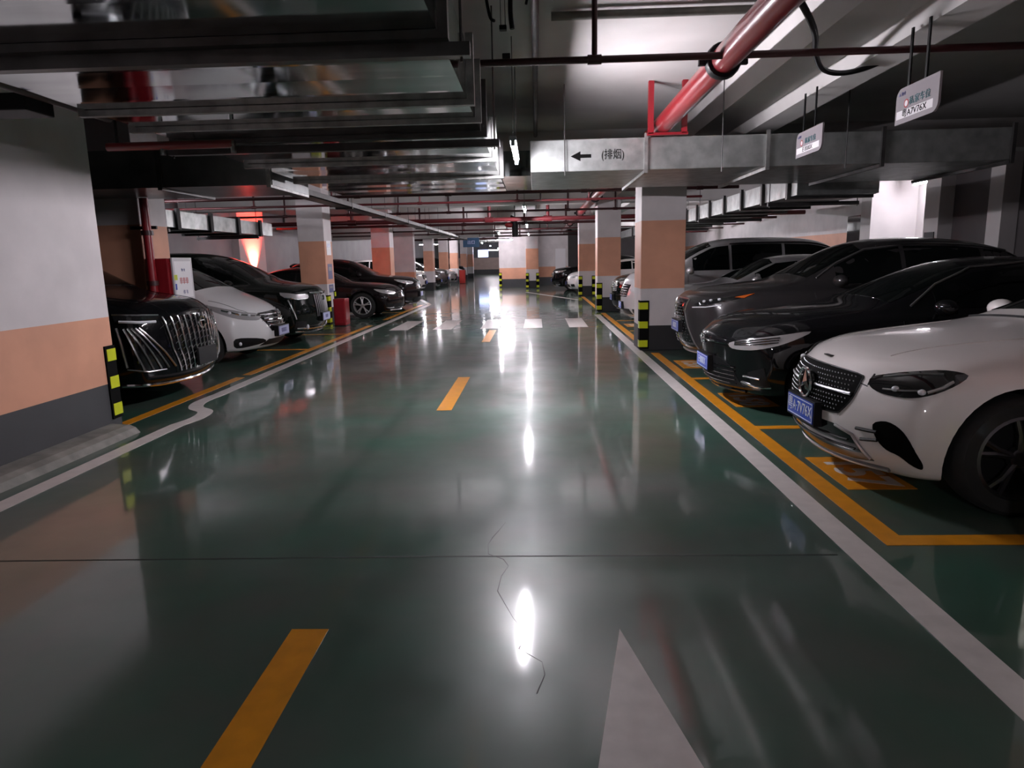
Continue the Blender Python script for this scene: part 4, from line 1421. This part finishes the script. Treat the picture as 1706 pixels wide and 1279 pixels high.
# ---------------------------------------------------------------- black saloon
def black_saloon():
    st = [list(r) for r in ST_SALOON]
    st = scale_st(st, .985, .99, .99)
    lean = (.12, .05, .03, .02, .0, .02, .05, .10)
    c = Car('saloon_car', st, 4.88, (.36, .36, .36, .36, .34, .32, .32, .30), lean, P_black, (1.72, 7.12), 0,
            'glossy black saloon with slim headlamps, second car at right', wheels=(0.95, 3.78), R=.335, track=.79, spokes=7)
    F = (1, 0, 0)
    g = c.patch('grille', [(0, -.52, .42), (0, -.62, .24), (0, .62, .24), (0, .52, .42), (0, .38, .50), (0, 0, .52), (0, -.38, .50)], F, M_black, .004)
    c.bar('grille_slat', [[(0, -.55, z), (0, .55, z)] for z in (.27, .31, .35, .39, .43)], F, .007, M_gloss, .008, g)
    c.bar('upper_grille', [[(0, -.50, .655), (0, 0, .66), (0, .50, .655)]], F, .012, M_gloss, .006)
    hx, n = c.hit((0, 0, .66), F)
    b = MB()
    for ry, rz in ((.075, .05), (.03, .05), (.06, .02)):
        b.tube([(hx.x - .012, ry * math.cos(2 * PI * i / 24), .66 + rz * math.sin(2 * PI * i / 24) + (.018 if ry == .06 else 0)) for i in range(24)], .006, 6, False, True)
    b.build('oval_badge', M_chrome, c.root, smooth=True)

    def lamp(sg):
        d = (1, -sg * .8, -.05)
        o = [(.16, sg * .50, .665), (.3, sg * .68, .715), (.5, sg * .82, .76), (.74, sg * .89, .80), (.60, sg * .89, .72), (.42, sg * .85, .655), (.28, sg * .74, .620), (.17, sg * .55, .615)]
        h = c.patch('headlamp', o, d, M_lamp_in, .006, smooth=3)
        c.bar('lamp_fin', [[(.2, sg * .56, .655 + k * .012), (.34, sg * .75, .675 + k * .02), (.5, sg * .85, .70 + k * .022)] for k in range(3)], d, .005, M_gloss, .008, h)
        o2 = [(.30, sg * .66, .40), (.42, sg * .80, .46), (.46, sg * .82, .28), (.34, sg * .70, .26)]
        f = c.patch('fog_pocket', o2, d, M_black, .004)
        c.bar('fog_trim', [[(.26, sg * .60, .30), (.36, sg * .72, .27), (.46, sg * .82, .275)], [(.28, sg * .62, .36), (.40, sg * .76, .35)]], d, .009, M_chrome, .008, f)
    c.both(lamp)
    c.bar('front_lip', [[(0, -.6, .20), (0, 0, .185), (0, .6, .20)]], F, .014, M_gloss, .006)
    c.plate(.425, M_blue, 'E·0000X', M_lett, -.03)
    c.glasshouse(1.95, 4.05, 1.56, 2.34, (2.82,), .045)
    c.bar('window_trim', [[(1.72, sg * .8, 1.00), (2.0, sg * .7, 1.19), (2.36, sg * .6, 1.335), (2.85, sg * .6, 1.375), (3.4, sg * .6, 1.34)] for sg in (-1,)], (0, 1, 0), .011, M_trim, .006)
    c.mirrors(1.9, 1.0, .90, P_black)
    c.seams(None, (1.6, 2.8, 3.8))
    return c


# ---------------------------------------------------------------- graphite crossover
def graphite_crossover():
    lean = (.16, .06, .02, .0, .01, .03, .05, .10)
    c = Car('crossover_car', ST_CROSS, 4.89, (.36, .36, .36, .36, .36, .34, .34, .32), lean, P_grey, (1.93, 9.55), 0,
            'graphite crossover with a dark spindle grille, third car at right beside the pillar', wheels=(0.95, 3.74), R=.37, track=.80, spokes=5)
    F = (1, 0, 0)
    g = c.patch('grille', [(0, -.36, .93), (0, 0, .945), (0, .36, .93), (0, .30, .78), (0, .36, .62), (0, .47, .36), (0, .50, .28), (0, -.50, .28), (0, -.47, .36), (0, -.36, .62), (0, -.30, .78)], F, M_gloss, .006)
    c.bar('grille_surround', [[(0, -.50, .28), (0, -.47, .36), (0, -.36, .62), (0, -.30, .78), (0, -.36, .93), (0, 0, .945), (0, .36, .93), (0, .30, .78), (0, .36, .62), (0, .47, .36), (0, .50, .28)]], F, .010, M_satin, .008, g)
    dots = MB()
    for r_ in range(15):
        z = .34 + r_ * .04
        w = .45 - (z - .30) * .33 if z < .78 else .30
        for k_ in range(11):
            y = (-1 + 2 * (k_ + (.5 if r_ % 2 else 0)) / 11) * w
            if abs(y) < w - .02:
                h, n = c.hit((0, y, z), F)
                x = h.x - .010
                dots.add([(x - .005, y, z), (x, y - .012, z), (x, y, z + .007), (x, y + .012, z), (x, y, z - .007)], [(0, 1, 2), (0, 2, 3), (0, 3, 4), (0, 4, 1)])
    dots.build('grille_mesh', M_satin, g)
    hx, n = c.hit((0, 0, .82), F)
    MB().tube([(hx.x - .014, .07 * math.cos(2 * PI * i / 24), .82 + .05 * math.sin(2 * PI * i / 24)) for i in range(24)], .006, 6, False, True).tube([(hx.x - .014, .03, .85), (hx.x - .014, .015, .80), (hx.x - .014, -.04, .80)], .006, 6).build('oval_badge', M_chrome, g, smooth=True)

    def lamp(sg):
        d = (1, -sg * .75, -.1)
        h = c.patch('headlamp', [(.18, sg * .48, .885), (.3, sg * .68, .93), (.5, sg * .84, .985), (.70, sg * .89, 1.02), (.60, sg * .89, .97), (.42, sg * .84, .92), (.27, sg * .70, .88), (.2, sg * .52, .855)], d, M_lamp_dk, .006, smooth=3)
        for k in range(3):
            p, n_ = c.hit((.26 + k * .07, sg * (.62 + k * .075), .915 + k * .015), d)
            MB().ball(p + n_ * .004, .024, .024, .018, 12, 8).build('projector_lens', M_lens, h, smooth=True)
        c.bar('daytime_strip', [[(.16, sg * .44, .83), (.28, sg * .66, .845), (.42, sg * .82, .875)]], d, .008, M_lens, .006, h)
        c.patch('amber_marker', [(.53, sg * .86, .975), (.74, sg * .89, 1.02), (.64, sg * .89, .965)], d, M_orange, .012, h)
        c.bar('fog_blade', [[(.30, sg * .62, .42), (.42, sg * .80, .48), (.46, sg * .82, .40)]], d, .010, M_black, .006)
    c.both(lamp)
    c.bar('front_lip', [[(0, -.72, .26), (0, -.5, .235), (0, 0, .225), (0, .5, .235), (0, .72, .26)]], F, .020, M_satin, .008)
    c.plate(.56, M_blue, '0000X', M_lett, -.03)
    c.glasshouse(1.86, 4.35, 1.5, 2.22, (2.7, 3.7), .05)
    c.bar('window_trim', [[(1.62, sg * .8, 1.19), (1.9, sg * .7, 1.375), (2.26, sg * .62, 1.535), (2.75, sg * .6, 1.585), (3.4, sg * .6, 1.565), (4.05, sg * .6, 1.48)] for sg in (-1,)], (0, 1, 0), .012, M_trim, .006)
    c.mirrors(1.80, 1.16, .94, P_grey)
    c.seams(None, (1.55, 2.7, 3.75))
    def rail(sg):
        c.bar('roof_rail', [[(2.4, sg * .56, 1.9), (3.0, sg * .57, 1.9), (4.0, sg * .56, 1.9)]], (0, 0, -1), .014, M_satin, .02)
    c.both(rail)
    return c


# ---------------------------------------------------------------- silver hatch and silver van beyond the pillar
def generic_face(c, zl, zg0, zg1, zb, bar=M_gloss, chrome=True, plate=None, wl=.86):
    """slim headlamps, grille, lower intake for the farther cars"""
    F = (1, 0, 0)
    g = c.patch('grille', [(0, -.46, zg1), (0, 0, zg1 + .01), (0, .46, zg1), (0, .40, zg0), (0, 0, zg0 - .01), (0, -.40, zg0)], F, M_gloss, .006)
    n = 5
    c.bar('grille_slat', [[(0, -.40, zg0 + (zg1 - zg0) * (i + .5) / n), (0, .40, zg0 + (zg1 - zg0) * (i + .5) / n)] for i in range(n)], F, .007, M_chrome if chrome else M_black, .010, g)
    hx, nn = c.hit((0, 0, (zg0 + zg1) / 2), F)
    MB().lathe([(.0, -.012), (.05, -.010), (.05, .01), (.0, .012)], 'x', 20, (hx.x - .012, 0, (zg0 + zg1) / 2)).build('round_badge', M_chrome, g, smooth=True)

    def lamp(sg):
        d = (1, -sg * .75, -.1)
        h = c.patch('headlamp', [(.15, sg * .48, zl - .03), (.3, sg * .70, zl + .02), (.5, sg * .85, zl + .06), (.62, sg * .88, zl + .06), (.48, sg * .86, zl - .03), (.3, sg * .74, zl - .08), (.18, sg * .55, zl - .085)], d, M_lamp_in, .006, smooth=3)
        for k in range(2):
            p, n_ = c.hit((.28 + k * .1, sg * (.66 + k * .09), zl - .02), d)
            MB().ball(p + n_ * .004, .03, .03, .024, 12, 8).build('projector_lens', M_lens, h, smooth=True)
        f = c.patch('fog_pocket', [(.2, sg * .56, zb + .16), (.36, sg * .78, zb + .17), (.38, sg * .80, zb + .06), (.22, sg * .58, zb + .05)], d, M_black, .004)
        c.bar('fog_trim', [[(.2, sg * .55, zb + .05), (.3, sg * .70, zb + .055), (.38, sg * .80, zb + .07)]], d, .009, M_chrome, .008, f)
    c.both(lamp)
    c.patch('lower_intake', [(0, -.46, zb + .16), (0, .46, zb + .16), (0, .52, zb + .04), (0, -.52, zb + .04)], F, M_black, .004)
    c.bar('front_lip', [[(0, -.66, zb - .01), (0, 0, zb - .025), (0, .66, zb - .01)]], F, .013, M_chrome if chrome else M_black, .006)
    if plate:
        c.plate(plate[0], plate[1], plate[2], plate[3], -.03)


def silver_hatch():
    c = Car('hatchback_car', scale_st(ST_CROSS, .93, .97, .885), 4.5, .32, LEAN_S, P_silver, (2.15, 12.95), 0,
            'low silver hatchback mostly hidden behind the graphite crossover', wheels=(0.86, 3.5), R=.33, track=.77)
    generic_face(c, .80, .62, .76, .22, plate=(.46, M_blue, '', M_lett))
    c.glasshouse(1.72, 4.05, 1.40, 2.06, (2.5, 3.4), .05)
    c.mirrors(1.66, 1.06, .91, P_silver)
    c.seams(None, (1.45, 2.5, 3.45))
    return c


def silver_van():
    c = Car('minivan_car', scale_st(ST_VAN, .95, .98, 1.03), 4.87, .34, (.14, .05, .0, .0, .06, .10, .14, .20), P_silver, (1.86, 15.3), 0,
            'tall silver minivan with roof rails, fourth nose along the right row', 'car', wheels=(0.95, 3.95), R=.34, track=.80)
    generic_face(c, .86, .66, .92, .24, plate=(.47, M_blue, '0000', M_lett))
    c.glasshouse(1.42, 4.35, 1.05, 1.82, (2.2, 3.3), .075)
    c.mirrors(1.32, 1.20, .95, P_silver)
    c.seams(None, (1.3, 2.3, 3.45))
    c.bar('roof_rail', [[(2.2, sg * .62, 2), (3.1, sg * .62, 2), (4.3, sg * .60, 2)] for sg in (-1, 1)], (0, 0, -1), .016, M_black, .022)
    p = c.proj([(4.50, -.55, 2.2), (4.50, .55, 2.2)], (0, 0, -1), .0)
    MB().tube([v + Vector((.06, 0, .02)) for v in p], .035, 8).build('tail_spoiler', P_silver, c.root, smooth=True)
    return c


# ---------------------------------------------------------------- left row
def black_van():
    c = Car('minivan_car', scale_st(ST_VAN, 1.0, .98, 1.0), 5.2, (.26, .26, .26, .26, .26, .28, .30, .30), (.10, .02, -.01, .0, .02, .04, .07, .14), P_black, (-3.95, 7.87), PI,
            'black van with a tall chrome lattice grille beside the left wall corner', wheels=(0.95, 4.0), R=.35, track=.81)
    F = (1, 0, 0)
    g = c.patch('grille', [(0, -.60, .97), (0, -.3, 1.0), (0, 0, 1.005), (0, .3, 1.0), (0, .60, .97), (0, .55, .6), (0, .47, .34), (0, -.47, .34), (0, -.55, .6)], F, M_gloss, .004)
    ln = []
    for i in range(13):
        t = -1 + 2 * i / 12
        top, bot = t * .56, t * .42
        ln.append([(0, top, .965), (0, t * .52, .62), (0, bot, .36)])
    c.bar('grille_bar', ln, F, .010, M_chrome, .016, g)
    cross = MB()
    for r_ in range(8):
        z = .40 + r_ * .07
        for i in range(12):
            t = -1 + 2 * (i + .5) / 12
            w = .42 + (z - .36) * .23
            y = t * w
            h, n = c.hit((0, y, z), F)
            x = h.x - .010
            cross.add([(x - .006, y, z), (x, y - .034, z + .018), (x, y - .034, z + .010), (x, y + .034, z - .018), (x, y + .034, z - .010)], [(0, 1, 2), (0, 3, 4), (0, 1, 4), (0, 2, 3)])
    cross.build('grille_mesh', M_satin, g)
    hx, n = c.hit((0, 0, .86), F)
    MB().lathe([(.055, -.02), (.075, -.02), (.075, 0), (.055, 0)], 'x', 24, (hx.x - .016, 0, .86)).tube([(hx.x - .03, .05, .88), (hx.x - .03, -.05, .88)], .008, 6).build('round_badge', M_chrome, g, smooth=True)

    def lamp(sg):
        d = (1, -sg * .7, -.05)
        h = c.patch('headlamp', [(.13, sg * .62, .985), (.25, sg * .78, 1.0), (.46, sg * .90, 1.02), (.46, sg * .90, .935), (.30, sg * .82, .915), (.17, sg * .66, .91)], d, M_lamp_dk, .006)
        c.bar('lamp_trim', [[(.14, sg * .62, .99), (.27, sg * .80, 1.005), (.46, sg * .90, 1.02)]], d, .009, M_satin, .010, h)
        c.bar('daytime_strip', [[(.17, sg * .66, .925), (.28, sg * .80, .93), (.42, sg * .89, .945)]], d, .016, M_lens, .008, h)
        fins = []
        for k in range(5):
            a = .10 + .05 * k
            fins.append([(.42 - a * .3, sg * (.885 - k * .025), .87), (.42 - a, sg * (.86 - k * .055), .60), (.36 - a, sg * (.83 - k * .075), .42)])
        lower = c.patch('bumper_lamp', [(.42, sg * .90, .89), (.24, sg * .74, .885), (.16, sg * .62, .50), (.18, sg * .66, .38), (.33, sg * .84, .40), (.42, sg * .90, .55)], d, M_gloss, .003)
        c.bar('chrome_fin', fins, d, .011, M_satin, .014, lower)
        c.bar('corner_trim', [[(.46, sg * .90, .88), (.42, sg * .90, .60), (.40, sg * .89, .46)]], d, .014, M_satin, .008, lower)
        c.bar('fin_base', [[(.40, sg * .89, .44), (.26, sg * .78, .40), (.16, sg * .60, .40)]], d, .007, M_satin, .008, lower)
    c.both(lamp)
    c.bar('front_lip', [[(.1, -.85, .26), (0, -.6, .235), (0, 0, .225), (0, .6, .235), (.1, .85, .26)]], F, .018, M_chrome, .008)
    hx, n = c.hit((0, 0, .46), F)
    MB().box(hx.x - .05, hx.x - .02, -.22, .22, .38, .58).build('blank_plate', M_black, c.root, bevel=.004)
    c.bar('hood_seam', [[(.06, -.62, 1.1), (.03, 0, 1.1), (.06, .62, 1.1)]], (.4, 0, -1), .005, M_black, 0)
    c.bar('hood_crease', [[(.1, sg * .45, 1.3), (.5, sg * .52, 1.3), (.95, sg * .58, 1.3)] for sg in (-1, 1)], (0, 0, -1), .010, P_black, -.004)
    c.glasshouse(1.45, 4.75, 1.10, 1.92, (2.3, 3.4), .055)
    c.mirrors(1.42, 1.20, .96, P_black)
    c.seams(None, (1.3, 2.3, 3.45))
    return c


def white_van():
    st = [list(r) for r in scale_st(ST_VAN, .97, .965, .93)]
    # rounder, lower nose
    for i, dz in enumerate((-.20, -.18, -.13, -.07, -.03)):
        for k in (4, 6, 8, 10):
            st[i][k] += dz * (1.0 if k > 4 else .8)
    st = [tuple(r) for r in st]
    c = Car('minivan_car', st, 4.97, (.40, .42, .42, .42, .40, .40, .40, .36), (.12, .04, .0, .01, .04, .07, .11, .17), P_bwhite, (-4.12, 10.85), PI,
            'white van with dark windows and a chrome slatted grille, second car in the left row', wheels=(0.95, 3.78), R=.335, track=.785)
    F = (1, 0, 0)
    g = c.patch('grille', [(0, -.40, .77), (0, 0, .79), (0, .40, .77), (0, .46, .74), (0, .36, .60), (0, .28, .48), (0, -.28, .48), (0, -.36, .60), (0, -.46, .74)], F, M_gloss, .006)
    c.bar('grille_slat', [[(0, -.42 + k * .035, .735 - k * .055), (0, 0, .73 - k * .055), (0, .42 - k * .035, .735 - k * .055)] for k in range(4)], F, .012, M_chrome, .014, g)
    hx, n = c.hit((0, 0, .70), F)
    MB().box(hx.x - .035, hx.x - .02, -.055, -.04, .66, .75).box(hx.x - .035, hx.x - .02, .04, .055, .66, .75).box(hx.x - .035, hx.x - .02, -.04, .04, .698, .712).build('letter_badge', M_chrome, g)

    def lamp(sg):
        d = (1, -sg * .8, -.1)
        h = c.patch('headlamp', [(.15, sg * .44, .76), (.3, sg * .66, .81), (.55, sg * .83, .88), (.80, sg * .88, .935), (.66, sg * .88, .83), (.42, sg * .82, .735), (.26, sg * .66, .685), (.17, sg * .48, .675)], d, M_lamp_in, .006, smooth=3)
        c.bar('lamp_chrome', [[(.2, sg * .52, .735), (.36, sg * .74, .775), (.58, sg * .84, .845)]], d, .012, M_chrome, .008, h)
        for k in range(3):
            p, n_ = c.hit((.26 + k * .11, sg * (.60 + k * .10), .75 + k * .028), d)
            MB().ball(p + n_ * .004, .03, .03, .024, 12, 8).build('projector_lens', M_lens, h, smooth=True)
        f = c.patch('fog_pocket', [(.16, sg * .44, .375), (.30, sg * .68, .415), (.44, sg * .815, .415), (.46, sg * .825, .34), (.42, sg * .80, .275), (.28, sg * .66, .28), (.14, sg * .40, .32)], d, M_black, .004, smooth=2)
        p, n_ = c.hit((.38, sg * .77, .335), d)
        MB().ball(p + n_ * .004, .025, .025, .03, 10, 8).build('fog_lamp', M_lens, f, smooth=True)
    c.both(lamp)
    c.patch('lower_intake', [(0, -.34, .36), (0, .34, .36), (0, .46, .27), (0, -.46, .27)], F, M_black, .004)
    c.plate(.47, M_lilac, '0000X', M_lettd, -.04)
    c.bar('hood_seam', [[(.12, sg * .42, .95), (.4, sg * .64, .95), (.8, sg * .76, 1.05)] for sg in (-1, 1)] + [[(.08, -.42, .9), (.05, 0, .9), (.08, .42, .9)]], (.3, 0, -1), .004, M_black, 0)
    c.glasshouse(1.30, 4.6, 1.0, 1.86, (2.2, 3.3), .055)
    c.patch('dark_roof', [(1.86, -.55, 1.8), (1.86, .55, 1.8), (4.4, .55, 1.8), (4.4, -.55, 1.8)], (0, 0, -1), M_gloss, .004, step=.2)
    c.mirrors(1.30, 1.10, .93, P_bwhite)
    c.seams(None, (1.2, 2.2, 3.35))
    return c


def limo_van():
    c = Car('minivan_car', scale_st(ST_VAN, 1.0, .98, .975), 5.1, .30, (.12, .04, .0, .0, .03, .04, .06, .12), P_dkgreen, (-4.17, 13.25), PI,
            'black limousine van with a grille of upright bars, third car in the left row', wheels=(0.95, 3.95), R=.34, track=.80)
    F = (1, 0, 0)
    g = c.patch('grille', [(0, -.36, .95), (0, .36, .95), (0, .34, .60), (0, .26, .48), (0, -.26, .48), (0, -.34, .60)], F, M_gloss, .006)
    c.bar('grille_bar', [[(0, y, .93), (0, y * .92, .52)] for y in [-.33 + .066 * i for i in range(11)]], F, .010, M_satin, .014, g)
    c.bar('grille_crown', [[(0, -.46, .965), (0, 0, .97), (0, .46, .965)]], F, .018, M_chrome, .012, g)
    hx, n = c.hit((0, 0, .86), F)
    MB().lathe([(.0, -.02), (.05, -.02), (.05, 0), (.0, 0)], 'x', 20, (hx.x - .018, 0, .86)).build('round_badge', M_chrome, g, smooth=True)

    def lamp(sg):
        d = (1, -sg * .75, -.05)
        h = c.patch('headlamp', [(.14, sg * .50, .94), (.3, sg * .74, .96), (.5, sg * .88, 1.0), (.44, sg * .87, .90), (.28, sg * .72, .86), (.16, sg * .52, .86)], d, M_lamp_in, .006, smooth=2)
        c.bar('lamp_chrome', [[(.16, sg * .52, .87), (.28, sg * .72, .86), (.46, sg * .87, .91)]], d, .010, M_chrome, .008, h)
        c.bar('bumper_trim', [[(.40, sg * .86, .86), (.36, sg * .83, .66), (.32, sg * .79, .50)]], d, .014, M_satin, .008)
        c.patch('fog_pocket', [(.2, sg * .58, .44), (.34, sg * .78, .46), (.36, sg * .80, .32), (.22, sg * .60, .30)], d, M_black, .004)
        p, n_ = c.hit((.18, sg * .55, .34), d)
        MB().ball(p + n_ * .004, .03, .03, .05, 12, 8).build('fog_lamp', M_lens, c.root, smooth=True)
    c.both(lamp)
    c.bar('front_lip', [[(.05, -.78, .27), (0, -.5, .25), (0, 0, .24), (0, .5, .25), (.05, .78, .27)], [(.05, -.78, .33), (0, -.5, .31), (0, 0, .30), (0, .5, .31), (.05, .78, .33)]], F, .014, M_chrome, .008)
    c.plate(.50, M_lilac, '0000', M_lettd, -.05)
    c.glasshouse(1.45, 4.75, 1.10, 1.92, (2.3, 3.4), .055)
    c.mirrors(1.42, 1.17, .95, P_dkgreen)
    c.seams(None, (1.3, 2.3, 3.45))
    return c


def left_saloon():
    c = Car('saloon_car', scale_st(ST_SALOON, 1, .99, .985), 4.9, .32, LEAN_S, P_dkred, (-3.80, 19.45), PI,
            'black saloon with bright alloy wheels beyond the red hydrant box', wheels=(0.98, 3.80), R=.35, track=.81, spokes=5)
    generic_face(c, .73, .54, .70, .22, chrome=True)
    c.glasshouse(1.95, 4.1, 1.60, 2.36, (2.85,), .045)
    c.mirrors(1.93, 1.02, .92, P_dkred)
    c.seams(None, (1.62, 2.85, 3.85))
    return c


def left_crossover():
    c = Car('crossover_car', scale_st(ST_CROSS, .98, .98, .975), 4.75, .34, LEAN_S, P_dkred, (-3.72, 22.0), PI,
            'black crossover with a flat roof behind the black saloon at left', wheels=(0.93, 3.65), R=.36, track=.79)
    generic_face(c, .92, .66, .86, .24, plate=(.5, M_lilac, '', M_lettd))
    c.glasshouse(1.82, 4.2, 1.47, 2.18, (2.65, 3.6), .05)
    c.mirrors(1.76, 1.14, .92, P_dkred)
    c.seams(None, (1.5, 2.65, 3.7))
    p = c.proj([(4.0, -.5, 2.0), (4.0, .5, 2.0)], (0, 0, -1), .0)
    MB().tube([v + Vector((.04, 0, .012)) for v in p], .03, 8).build('tail_spoiler', P_dkred, c.root, smooth=True)
    return c


def far_car(kind, paint, x, y, rz, lab):
    st = {'saloon': ST_SALOON, 'crossover': scale_st(ST_CROSS, .97, .98, 1.0), 'van': ST_VAN}[kind]
    nm = {'saloon': 'saloon_car', 'crossover': 'crossover_car', 'van': 'minivan_car'}[kind]
    c = Car(nm, st, 4.9, .34, LEAN_S, paint, (x, y), rz, lab, wheels=(0.93, 3.7), R=.35, track=.79, sub=1)
    if kind == 'saloon':
        generic_face(c, .74, .54, .70, .22, plate=(.43, M_blue, '', M_lett))
        c.glasshouse(1.95, 4.1, 1.60, 2.36, (2.85,), .045)
        c.mirrors(1.93, 1.02, .92, paint)
    elif kind == 'crossover':
        generic_face(c, .92, .66, .88, .24, plate=(.5, M_blue, '', M_lett))
        c.glasshouse(1.82, 4.2, 1.47, 2.18, (2.65, 3.6), .05)
        c.mirrors(1.76, 1.14, .92, paint)
    else:
        generic_face(c, .90, .66, .94, .24, plate=(.5, M_blue, '', M_lett))
        c.glasshouse(1.45, 4.75, 1.10, 1.92, (2.3, 3.4), .055)
        c.mirrors(1.42, 1.17, .95, paint)
    return c


white_saloon()
black_saloon()
graphite_crossover()
silver_hatch()
silver_van()
black_van()
white_van()
limo_van()
left_saloon()
left_crossover()
far_car('crossover', P_dkgreen, 1.95, 17.9, 0, 'dark crossover glimpsed between the two nearest right pillars')
far_car('crossover', P_black, 0.75, 33.5, 0, 'black crossover nosing out in front of the far pale wall')
far_car('saloon', P_white, 1.35, 31.0, 0, 'far white saloon beside the third right pillar')
far_car('crossover', P_white, -5.45, 33.9, PI, 'far white crossover beside the grey wall end at left')
far_car('saloon', P_black, -5.4, 38.9, PI, 'far black saloon beyond the white crossover at left')
far_car('crossover', P_grey, -5.3, 41.3, PI, 'far grey crossover, deeper in the left row')
far_car('saloon', P_silver, -5.2, 45.2, PI, 'far silver saloon, deepest visible in the left row')
far_car('van', P_black, -5.3, 51.2, PI, 'far black van at the end of the left row')
